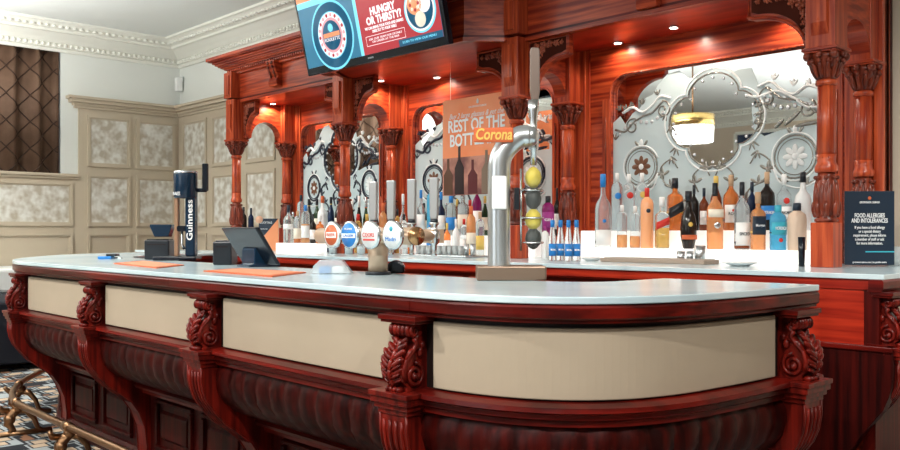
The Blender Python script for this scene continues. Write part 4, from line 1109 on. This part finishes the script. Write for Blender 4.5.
# ------------------------------------------------------------------ bottles
def gl(name, c, t=.6, r=.06): return M(name, c, rough=r, trans=t, ior=1.3, coat=.3)
G = dict(clear=gl('clear_bottle_glass', (.88, .94, .96), .85), amber=gl('amber_spirit', (.95, .30, .08), .65), orange=gl('orange_spirit', (1.0, .48, .20), .6), dark=gl('dark_bottle_glass', (.018, .014, .012), .0, .08),
         navy=gl('navy_bottle_glass', (.01, .022, .06), .0, .08), green=gl('green_bottle_glass', (.02, .05, .02), .0, .08), blue=gl('pale_blue_bottle', (.10, .50, .78), .35), purple=gl('purple_bottle', (.30, .02, .16), .3), white=M('opal_white_bottle', (.86, .87, .86), rough=.2, coat=.4),
         peach=M('peach_bottle', (.92, .42, .20), rough=.2, coat=.4), sand=M('sandstone_bottle', (.66, .50, .38), rough=.6), rum=gl('brown_rum', (.22, .05, .015), .2), gold=gl('gold_spirit', (.92, .60, .18), .65), red=gl('red_spirit', (.7, .03, .02), .4), wine=gl('red_wine', (.06, .008, .012), .0, .1))
Cc = dict(black=black, blue=blue_p, red=red_p, white=white, cork=M('cork', (.55, .36, .22), rough=.8), gold=gold_p, silver=chrome, orange=orange_p, navy=navy_p, teal=teal_p, cream=M('cream_label', (.80, .74, .62), rough=.6), purple=M('purple_label', (.32, .03, .22), rough=.5), none=None)
PF = {  # (radius, height) fractions: body, shoulder, neck
 'spirit': [(.9, 0), (1, .01), (1, .58), (.92, .64), (.60, .70), (.32, .75), (.26, .80), (.26, .90)],
 'tall': [(.95, 0), (1, .01), (.98, .52), (.86, .60), (.46, .67), (.32, .72), (.28, .92)],
 'wine': [(.9, 0), (1, .02), (1, .52), (.92, .60), (.52, .72), (.36, .78), (.34, .92)],
 'square': [(.95, 0), (1, .01), (1, .62), (.90, .67), (.45, .71), (.34, .74), (.34, .90)],
 'squat': [(.95, 0), (1, .02), (1, .66), (.90, .76), (.50, .82), (.34, .85), (.34, .92)],
 'cognac': [(.55, 0), (.70, .02), (.98, .22), (1, .40), (.82, .56), (.48, .68), (.34, .76), (.34, .92)],
 'cylinder': [(.95, 0), (1, .01), (1, .74), (.85, .80), (.50, .83), (.32, .86), (.30, .94)],
 'water': [(.9, 0), (1, .02), (1, .42), (.82, .55), (.62, .70), (.46, .82), (.42, .92)],
}
def bottle(x, Yv, zb, ytop, wpx, kind, glass, label, cap, desc, lab=None, ltext=None, cat='bottle', name='bottle', group=None, lz=(.14, .46), tilt=0, extra=None, liq=None):
    u, Z = at_y(x, Yv)
    H = CAMZ-(ytop-233)/870*Z-zb; r = wpx/2*Z/870*.95
    e_ = empty(name, (u, Yv, zb), desc, cat, group, rotz=FACE)
    pr = [(a*r, b*H) for a, b in PF[kind]]; sq = kind == 'square'
    md = None
    if sq:
        md = lambda a, z: (.93/max(abs(math.cos(a)), abs(math.sin(a)), .78)) if z < H*.66 else 1
    m = MB(); m.lathe(pr, (0, 0, 0), 20, mod=md); m.build('glass_body', G[glass], e_)
    if liq:
        MB().lathe([(r*.9, H*.012), (r*1.004, H*.02), (r*1.004, H*liq[1]), (r*.9, H*liq[1]+.001)], (0, 0, 0), 20, mod=md).build('liquid', G[liq[0]], e_)
    top = pr[-1][1]; nr = pr[-1][0]
    if cap:
        MB().lathe([(nr*1.25, top-.10*H), (nr*1.28, top), (nr*1.22, H-.001), (nr*.9, H)], (0, 0, 0), 14).build('cap', Cc[cap], e_)
    if lab:
        z0, z1 = lz; s_ = MB(); n = 14; v = []; f = []
        rr = r*1.012*(1.0 if not sq else 1.0)
        for i in range(n+1):
            a = -PI/2+(-1.15+2.3*i/n)
            k = (.93/max(abs(math.cos(a)), abs(math.sin(a)), .78)) if sq else 1
            for zz in (z0, z1):
                t_ = tilt*(i/n-.5)*H
                v.append((rr*k*math.cos(a), rr*k*math.sin(a), zz*H+t_)); v.append(((rr*k+.0012)*math.cos(a), (rr*k+.0012)*math.sin(a), zz*H+t_))
        for i in range(n):
            a = i*4; b = a+4; f += [(a+1, b+1, b+3, a+3), (a, a+2, b+2, b), (a+2, a+3, b+3, b+2), (a, b, b+1, a+1)]
        s_.add(v, f, True); lo = s_.build('paper_label', Cc[lab], e_)
        if ltext:
            tm = black if lab in ('white', 'cream', 'gold', 'orange') else tw
            text('label_lettering', ltext, r*.55, tm, lo, (0, -rr*(.96 if sq else 1.0)-.003, (z0+z1)/2*H), width=r*1.35, bold=.0004)
        if (z1-z0) > .15:
            MB().lathe([(r*1.0, (z0+.03)*H), (r*1.022, (z0+.032)*H), (r*1.022, (z0+.06)*H), (r*1.0, (z0+.062)*H)], (0, 0, 0), 20, mod=md).build('label_stripe', Cc['gold' if lab in ('navy', 'blue', 'black') else 'navy'], lo)
    if kind in ('spirit', 'wine', 'square'):
        MB().lathe([(nr*1.0, H*.80), (nr*1.15, H*.802), (nr*1.15, H*.845), (nr*1.0, H*.847)], (0, 0, 0), 12).build('neck_band', Cc[lab or 'gold'], e_)
    if extra:
        for (mt, zz, rad) in extra:
            MB().ball((0, -r*.99, zz*H), (rad, .004, rad), 10, 6).build('seal', Cc[mt], e_)
    return e_
def B(*a, **k): return bottle(*a, **k)
FR_, RR_ = 4.655, 4.80
ZF, ZR = 1.125, 1.235
G1 = 'front row of bottles in the right bay'; G2 = 'rear row of bottles in the right bay'
B(603, FR_, ZF, 174, 17, 'tall', 'clear', 0, 'blue', 'tall clear vodka bottle with blue cap, leftmost on the right bay riser', 'white', None, group=G1, lz=(.03, .24), extra=[('blue', .36, .012)])
B(650*1.0-3, FR_, ZF, 188, 13.5, 'cylinder', 'peach', 0, 'red', 'slim peach orange bottle with red cap in the right bay', None, None, group=G1, extra=[('navy', .62, .014)])
B(622, FR_, ZF, 205, 11, 'cylinder', 'clear', 0, 'white', 'small clear bottle with orange liqueur beside the blue capped vodka', None, group=G1, liq=('orange', .30))
B(635, FR_, ZF, 206, 11, 'cylinder', 'clear', 0, 'white', 'small clear bottle with orange liqueur beside the peach bottle', None, group=G1, liq=('orange', .28))
B(662, FR_, ZF, 197, 14, 'square', 'clear', 0, 'white', 'square whisky bottle with slanted red label beside the peach bottle', 'red', None, group=G1, lz=(.42, .56), tilt=.14, liq=('gold', .40))
B(688.5, FR_, ZF, 191, 17, 'cognac', 'dark', 0, 'black', 'dark bulbous brandy bottle with orange band in the right bay', 'orange', None, group=G1, lz=(.16, .24), extra=[('gold', .42, .014)])
B(715, FR_, ZF, 183, 17, 'spirit', 'orange', 0, 'black', 'orange bourbon bottle with grey round seal, right of the dark brandy bottle', 'cream', None, group=G1, lz=(.48, .60), extra=[('silver', .36, .02)])
B(742, FR_, ZF, 182, 16, 'spirit', 'clear', 0, 'black', 'clear bottle with black cap and white label reading SPICED', 'white', 'SPICED', group=G1, lz=(.06, .40), liq=('rum', .06))
B(758, FR_, ZF, 192, 14, 'square', 'orange', 0, 'cork', 'square orange bottle with navy label and cork stopper', 'navy', 'Morgan', group=G1, lz=(.26, .58))
B(778, FR_, ZF, 205, 17, 'squat', 'blue', 0, 'teal', 'pale blue flat shouldered gin bottle in the right bay', 'teal', 'NORDICH', group=G1, lz=(.34, .62), extra=[('red', .22, .012)])
B(797, FR_, ZF, 203, 19, 'squat', 'sand', 0, 'navy', 'sandstone coloured squat gin bottle with navy stopper near the right column', None, None, group=G1)
# rear row
B(617, RR_, ZR, 173, 12, 'cylinder', 'clear', 0, 'white', 'clear flavoured vodka bottle with blue dot in the rear row', None, group=G2, extra=[('blue', .60, .022)])
B(629, RR_, ZR, 174, 12, 'cylinder', 'clear', 0, 'white', 'clear flavoured vodka bottle with red dot in the rear row', None, group=G2, extra=[('red', .62, .022)])
B(642, RR_, ZR, 173, 12, 'cylinder', 'clear', 0, 'white', 'clear flavoured vodka bottle with yellow dot in the rear row', None, group=G2, extra=[('gold', .62, .022)])
B(675, RR_, ZR, 178, 16, 'square', 'amber', 0, 'black', 'square amber whisky bottle with slanted black label in the rear row', 'black', None, group=G2, lz=(.30, .50), tilt=.2)
B(694, RR_, ZR, 185, 10, 'spirit', 'dark', 0, 'black', 'slender dark bottle just behind the bulbous brandy bottle', None, group=G2)
B(704, RR_, ZR, 188, 10, 'spirit', 'rum', 0, 'navy', 'brown rum bottle with pale label behind the bourbon bottle', 'white', None, group=G2)
B(716, RR_, ZR, 176, 12, 'wine', 'rum', 0, 'gold', 'brown whisky bottle with gold cap in rear row directly behind the bourbon', None, group=G2)
B(731, RR_, ZR, 175, 16, 'spirit', 'amber', 0, 'cork', 'amber bourbon bottle with white label and cork stopper in the rear row', 'white', 'ROSES', group=G2, lz=(.14, .46), extra=[('red', .36, .010)])
B(752, RR_, ZR, 182, 11, 'spirit', 'navy', 0, 'navy', 'navy bottle with dark cap in the rear row behind the SPICED bottle', None, group=G2)
B(767, RR_-.02, ZR, 172, 16, 'spirit', 'dark', 0, 'cork', 'dark rum bottle with blue label and tall cork in the rear row', 'blue', 'KRAKEN', group=G2, lz=(.18, .42))
B(784, RR_+.015, ZR, 174, 15, 'spirit', 'clear', 0, 'white', 'clear white rum bottle with red round seal in the rear row', 'white', 'BACARDI', group=G2, lz=(.20, .42), extra=[('red', .52, .018)])
B(803, RR_-.015, ZR, 172, 17, 'tall', 'white', 0, 'black', 'opal white coconut rum bottle with black cap in the rear row', None, group=G2)
# centre bay
G3 = 'water bottles by the second front column'
for i, x in enumerate((552.5, 560.5, 568.5, 576.5)):
    d_ = ('leftmost of the four small blue labelled water bottles', 'second of the four small blue labelled water bottles from the left', 'third of the four small blue labelled water bottles from the left', 'rightmost of the four small blue labelled water bottles')[i]
    B(x, 4.12+(.05 if i % 2 else 0), CT, 220, 8.6, 'water', 'clear', 0, 'blue', d_, 'blue', 'B', name='water_bottle', group=G3, lz=(.12, .42))
B(548, 4.55, 1.22-.02, 196, 13, 'squat', 'purple', 0, 'black', 'purple gin bottle with black cap above the blue labelled water bottles', 'purple', 'GIN', lz=(.2, .6))
G4 = 'bottles on the centre bay riser'
B(557, 4.79, 1.20, 188, 7, 'spirit', 'dark', 0, 'black', 'slender dark bottle to the right of the purple gin bottle', 'white')
B(545, 4.44, CT, 226, 8, 'cylinder', 'white', 0, 'purple', 'short white bottle with purple cap beside the garnish tube', None)
rr = [(421, 190, 9, 'tall', 'clear', 'blue', 'white', 'clear bottle with blue cap, first in the centre bay row'),
 (431, 185, 9, 'cylinder', 'blue', 'teal', None, 'pale blue bottle behind the chrome tap handles'),
 (441, 192, 9, 'tall', 'navy', 'blue', 'white', 'navy bottle with white label left of the poster edge'),
 (451, 196, 11, 'squat', 'clear', 'blue', 'blue', 'clear bottle with blue label under the poster'),
 (463, 190, 12, 'square', 'clear', 'silver', 'cream', 'square clear bottle with silver cap under the poster'),
 (477, 182, 10, 'spirit', 'purple', 'purple', 'white', 'mauve bottle with white label just left of the swan neck font')]
for x, yt, w_, kd, g_, cp2, lb, ds in rr: B(x, 4.745, 1.20, yt, w_, kd, g_, 0, cp2, ds, lb, group=G4)
rr = [(447, 223, 8, 'spirit', 'amber', 'gold', 'white', 'small amber bottle with gold neck before the centre riser'),
 (456, 219, 8, 'spirit', 'white', 'white', None, 'small white bottle next to the small amber bottle'),
 (464, 219, 8, 'cylinder', 'clear', 'red', 'white', 'small clear bottle with red cap before the centre riser'),
 (471, 206, 10, 'squat', 'orange', 'orange', 'cream', 'small orange bottle with orange cap beside the swan neck font'),
 (480, 212, 9, 'cylinder', 'clear', 'cork', 'gold', 'small clear bottle with gold label touching the swan neck font edge'),
 (430, 222, 8, 'cylinder', 'clear', 'blue', 'blue', 'small clear bottle with blue label behind the tap block'),
 (514, 200, 9, 'cylinder', 'clear', 'white', 'cream', 'clear bottle with cream label between font and garnish tube')]
for x, yt, w_, kd, g_, cp2, lb, ds in rr: B(x, 4.60, CT, yt, w_, kd, g_, 0, cp2, ds, lb, group='small bottles before the centre riser')
# left bay
G5 = 'bottles on the left bay riser'; YL = 4.58; ZL = 1.125
B(288.5, YL, ZL, 205, 11, 'spirit', 'clear', 0, 'navy', 'clear round shouldered bottle with navy cap, leftmost on the left riser', 'white', None, group=G5, lz=(.36, .5))
B(297.5, YL, ZL, 211, 8, 'cylinder', 'clear', 0, 'cork', 'slim bottle with red orange liqueur on the left riser', 'cream', None, group=G5, liq=('amber', .45))
B(305.5, YL, ZL, 205, 9, 'cylinder', 'clear', 0, 'blue', 'clear bottle with blue cap and orange base on the left riser', 'white', None, group=G5, liq=('orange', .5))
B(313, YL, ZL, 214, 7, 'spirit', 'dark', 0, 'black', 'small dark bottle with pale label on the left riser', 'white', None, group=G5)
B(320, YL, ZL, 216, 8.5, 'square', 'amber', 0, 'white', 'square amber bottle at the right end of the left riser', 'cream', None, group=G5)
rr = [(301, 195, 8, 'cylinder', 'clear', 'navy', None, 'clear bottle with navy cap at back of left bay'),
 (309, 199, 7, 'wine', 'dark', 'black', None, 'dark wine bottle, first at back of left bay'),
 (317, 199, 7, 'wine', 'green', 'black', 'cream', 'green wine bottle with cream label at back of left bay'),
 (322.5, 196, 11, 'tall', 'white', 'orange', None, 'opal white bottle with orange cap at back of left bay'),
 (331, 197, 7, 'wine', 'navy', 'black', None, 'dark navy wine bottle right of the opal white bottle'),
 (338, 198, 7, 'wine', 'dark', 'navy', 'cream', 'dark wine bottle partly behind the second front column')]
for x, yt, w_, kd, g_, cp2, lb, ds in rr: B(x, 4.79, 1.20, yt, w_, kd, g_, 0, cp2, ds, lb, group='bottles at back of the left bay')
B(243.5, 4.55, CT, 207, 7, 'cylinder', 'dark', 0, 'black', 'dark bottle standing right of the first front column', 'navy', None, group='dark bottles beside the first column')
B(251, 4.60, CT, 208, 6, 'cylinder', 'navy', 0, 'navy', 'navy bottle between the dark bottle and the cocktail card', None, group='dark bottles beside the first column')
rr = [(331, 222, 9, 'squat', 'navy', 'white', 'white', 'navy squat bottle with white cap by the second front column'),
 (352, 199, 7, 'wine', 'dark', 'white', None, 'dark bottle with white cap just right of second front column'),
 (359, 196, 7, 'wine', 'dark', 'white', 'cream', 'dark wine bottle with white cap and cream label near second column'),
 (366, 197, 7, 'wine', 'green', 'silver', 'orange', 'green bottle with orange label left of the first tap handle'),
 (383, 203, 8, 'squat', 'orange', 'orange', 'cream', 'orange squat bottle between the first two tap handles'),
 (403, 194, 8, 'tall', 'clear', 'white', 'white', 'clear bottle with white label between second and third tap handles'),
 (358, 214, 8, 'squat', 'gold', 'red', 'orange', 'golden squat bottle behind the blue badge'),
 (367, 214, 8, 'squat', 'amber', 'gold', 'cream', 'amber squat bottle with gold cap behind the tap tower'),
 (389, 219, 7, 'cylinder', 'clear', 'silver', 'blue', 'clear bottle with blue label low between the first two tap handles'),
 (404, 214, 8, 'cylinder', 'clear', 'black', 'white', 'clear bottle with black cap low between second and third tap handles')]
for i, (x, yt, w_, kd, g_, cp2, lb, ds) in enumerate(rr): B(x, 4.635 if i in (1, 2, 3, 5) else 4.54, CT, yt, w_, kd, g_, 0, cp2, ds, lb, group='bottles behind the beer tower')

rr = [(424, 203, 8, 'spirit', 'dark', 'black', 'cream', 'dark bottle with cream label directly behind the third tap handle', 4.845),
 (436, 200, 8, 'square', 'gold', 'black', 'white', 'golden square bottle with black cap left of the poster in the rear', 4.845),
 (446.5, 203, 7, 'cylinder', 'clear', 'silver', 'navy', 'slim clear bottle with navy label below the poster left edge', 4.845),
 (457, 199, 8, 'spirit', 'rum', 'gold', 'orange', 'brown bottle with orange label beneath the poster', 4.845),
 (470, 200, 8, 'wine', 'dark', 'red', 'white', 'dark bottle with red cap and white label beneath the poster', 4.845),
 (485, 196, 7, 'wine', 'green', 'gold', 'cream', 'green bottle with gold cap half hidden by the swan neck pipe', 4.845),
 (519, 196, 8, 'cylinder', 'clear', 'navy', 'white', 'clear bottle with navy cap behind the garnish tube', 4.845),
 (536, 198, 9, 'square', 'clear', 'white', 'cream', 'square clear bottle with cream label between garnish tube and purple gin', 4.845)]
for x, yt, w_, kd, g_, cp2, lb, ds, vv in rr: B(x, vv, 1.20, yt, w_, kd, g_, 0, cp2, ds, lb, group='rear fill bottles of the centre bay')
rr = [(293, 212, 6, 'wine', 'green', 'silver', 'cream', 'slender green bottle with silver cap at far left rear of left bay'),
 (346, 205, 6, 'spirit', 'rum', 'gold', 'cream', 'slender brown bottle peeking right of the second front column'),
 (376, 205, 7, 'wine', 'dark', 'red', 'white', 'dark bottle with red cap behind the first tap handle'),
 (391, 206, 7, 'spirit', 'navy', 'silver', 'white', 'navy bottle with silver cap behind the second tap handle'),
 (397.5, 209, 6, 'cylinder', 'gold', 'black', 'orange', 'slim golden bottle with orange label near the second tap handle'),
 (410.5, 207, 7, 'square', 'amber', 'black', 'cream', 'square amber bottle with cream label behind the third tap handle')]
for x, yt, w_, kd, g_, cp2, lb, ds in rr: B(x, {293: 4.80, 346: 4.63, 410.5: 4.66}.get(x, 4.70), 1.20 if x in (293,) else CT, yt, w_, kd, g_, 0, cp2, ds, lb, group='rear fill bottles behind the beer tower')

# glasses, cups and trays on the back counter
def cup(name, x, Yv, zb, ytop, wpx, mat, label, cat, group=None, taper=.85):
    u, Z = at_y(x, Yv); H = CAMZ-(ytop-233)/870*Z-zb; r = wpx/2*Z/870
    o = MB().lathe([(r*taper, 0), (r, H), (r*.92, H), (r*taper*.9, .006), (.001, .005)], (0, 0, 0), 18).build(name, mat, loc=(u, Yv, zb))
    return tag(o, label, cat, group)
tumbl = gl('tumbler_glass', (.85, .90, .90), .6)
u0, _ = at_y(413, 4.3); u1, _ = at_y(478, 4.3)
o = MB().box(u0, u1, 4.18, 4.42, CT, CT+.012).build('bar_tray', steel, bevel=.004); tag(o, 'steel tray of shot glasses on the back counter', 'tray')
for r_ in range(2):
    for i in range(9):
        x = 418+i*5.3+r_*2.6; u, Z = at_y(x, 4.24+.10*r_)
        row = 'front' if r_ == 0 else 'rear'
        lab_ = 'shot glass number %s from the left in the %s row on the steel tray' % (('one', 'two', 'three', 'four', 'five', 'six', 'seven', 'eight', 'nine')[i], row)
        q = MB().lathe([(.015, 0), (.020, .065), (.017, .065), (.013, .01), (.001, .009)], (0, 0, 0), 12).build('shot_glass', tumbl, loc=(u, 4.24+.10*r_, CT+.0125))
        tag(q, lab_, 'shot glass', 'shot glasses on the steel tray')
cup('steel_cup', 466.5, 4.30, CT+.0125, 244, 5, steel, 'left brushed steel measuring cup at the right end of the steel tray', 'cup', 'steel cups on the tray', .95)
cup('steel_cup', 473, 4.30, CT+.0125, 244, 5.5, steel, 'right brushed steel measuring cup at the right end of the steel tray', 'cup', 'steel cups on the tray', .95)
for i, x in enumerate((333, 349, 361, 374, 383)):
    cup('mixing_tin', x, 4.22, CT, 236, 9, (steel, steel, chrome, steel, chrome)[i], ('steel mixing tin under the orange badge', 'steel mixing tin under the blue badge', 'chrome mixing tin between blue badge and tower pillar', 'steel mixing tin behind the tower pillar', 'chrome mixing tin right of the tower pillar')[i], 'mixing tin', 'mixing tins behind the beer tower', .9)
u0, _ = at_y(605, 4.25); u1, _ = at_y(709, 4.25)
e_ = empty('drip_mat', (u0, 4.25, CT), 'long tan bar mat in front of the right bay bottles', 'bar mat', world=True)
MB().box(u0, u1, 4.20, 4.36, CT, CT+.022).build('mat', M('tan_mat', (.36, .28, .22), rough=.6), e_, bevel=.004)
MB().box(u0+.02, u1-.02, 4.215, 4.345, CT+.022, CT+.026).build('ribbed_top', M('tan_mat_top', (.40, .34, .29), rough=.6), e_)
cup('measure_cup', 681, 4.40, CT, 251, 8, steel, 'low steel cup left of the dark brandy bottle foot', 'cup', 'steel cups in the right bay', .95)
cup('measure_cup', 690, 4.41, CT, 251, 7, steel, 'middle low steel cup before the dark brandy bottle', 'cup', 'steel cups in the right bay', .95)
cup('measure_cup', 700, 4.42, CT, 245.5, 11, steel, 'taller steel cup right of the dark brandy bottle foot', 'cup', 'steel cups in the right bay', .95)
def plate(x, Yv, wpx, label, n=1):
    u, Z = at_y(x, Yv); r = wpx/2*Z/870
    o = MB().lathe([(r*.5, 0), (r*.6, .004), (r*.98, .017), (r, .020), (r*.96, .021), (r*.6, .010), (.001, .009)], (0, 0, 0), 32).build('saucer', white, loc=(u, Yv, CT))
    tag(o, label, 'plate')
plate(740, 4.17, 34, 'shallow white saucer on the counter left of the right front column')
plate(592, 4.26, 22, 'white saucer left of the tan bar mat beside the column')
u, Z = at_y(804.5, 4.33)
o = MB().lathe([(.014, 0), (.018, .15), (.016, .15), (.013, .004), (.001, .004)], (0, 0, 0), 16).build('dark_tumbler', blackg, loc=(u-.01, 4.32, CT)); tag(o, 'tall dark tumbler just left of the right front column plinth', 'glass')
for i, (x, h, lb) in enumerate(((895, .10, 'short clear tumbler right of the food allergies sign'), (899, .07, 'clear ashtray glass at the far right edge behind the tumbler'))):
    u, Z = at_y(x, 4.75+.1*i)
    o = MB().lathe([(.03, 0), (.036, h), (.032, h), (.027, .008), (.001, .007)], (0, 0, 0), 16).build('tumbler', tumbl, loc=(u, 4.75+.12*i, CT)); tag(o, lb, 'glass')

# small loudspeaker / sensor on the wall corner, pendant lamp reflected in the mirror
o = empty('wall_sensor', (-10.2, Y1-.05, 3.02), 'small white sensor box with bracket in the wall corner under the cornice', 'sensor', world=True)
MB().box(-10.27, -10.19, Y1-.10, Y1-.03, 2.99, 3.16).build('housing', white, o, bevel=.006)
MB().tube([(-10.23, Y1-.03, 3.10), (-10.23, Y1, 3.18)], .008, 6).build('bracket', steel, o)
pl = empty('pendant_lamp', (-6.57, -1.0, 2.52), 'gold banded crystal drum pendant lamp', 'lamp', world=True)
MB().lathe([(.30, 2.72), (.30, 2.88), (.295, 2.88), (.295, 2.72)], (-6.57, -1, 0), 32).build('gold_band', M('gold_band', (.8, .55, .2), rough=.25, metal=1), pl)
MB().lathe([(.28, 2.50), (.29, 2.72), (.28, 2.72), (.27, 2.50)], (-6.57, -1, 0), 32).build('crystal_drum', M('glowing_crystal', (.9, .9, .9), emit=(1, .95, .88), es=2.2, rough=.2), pl)
MB().tube([(-6.57, -1, 2.88), (-6.57, -1, ZC)], .012, 8).build('stem', brass, pl)
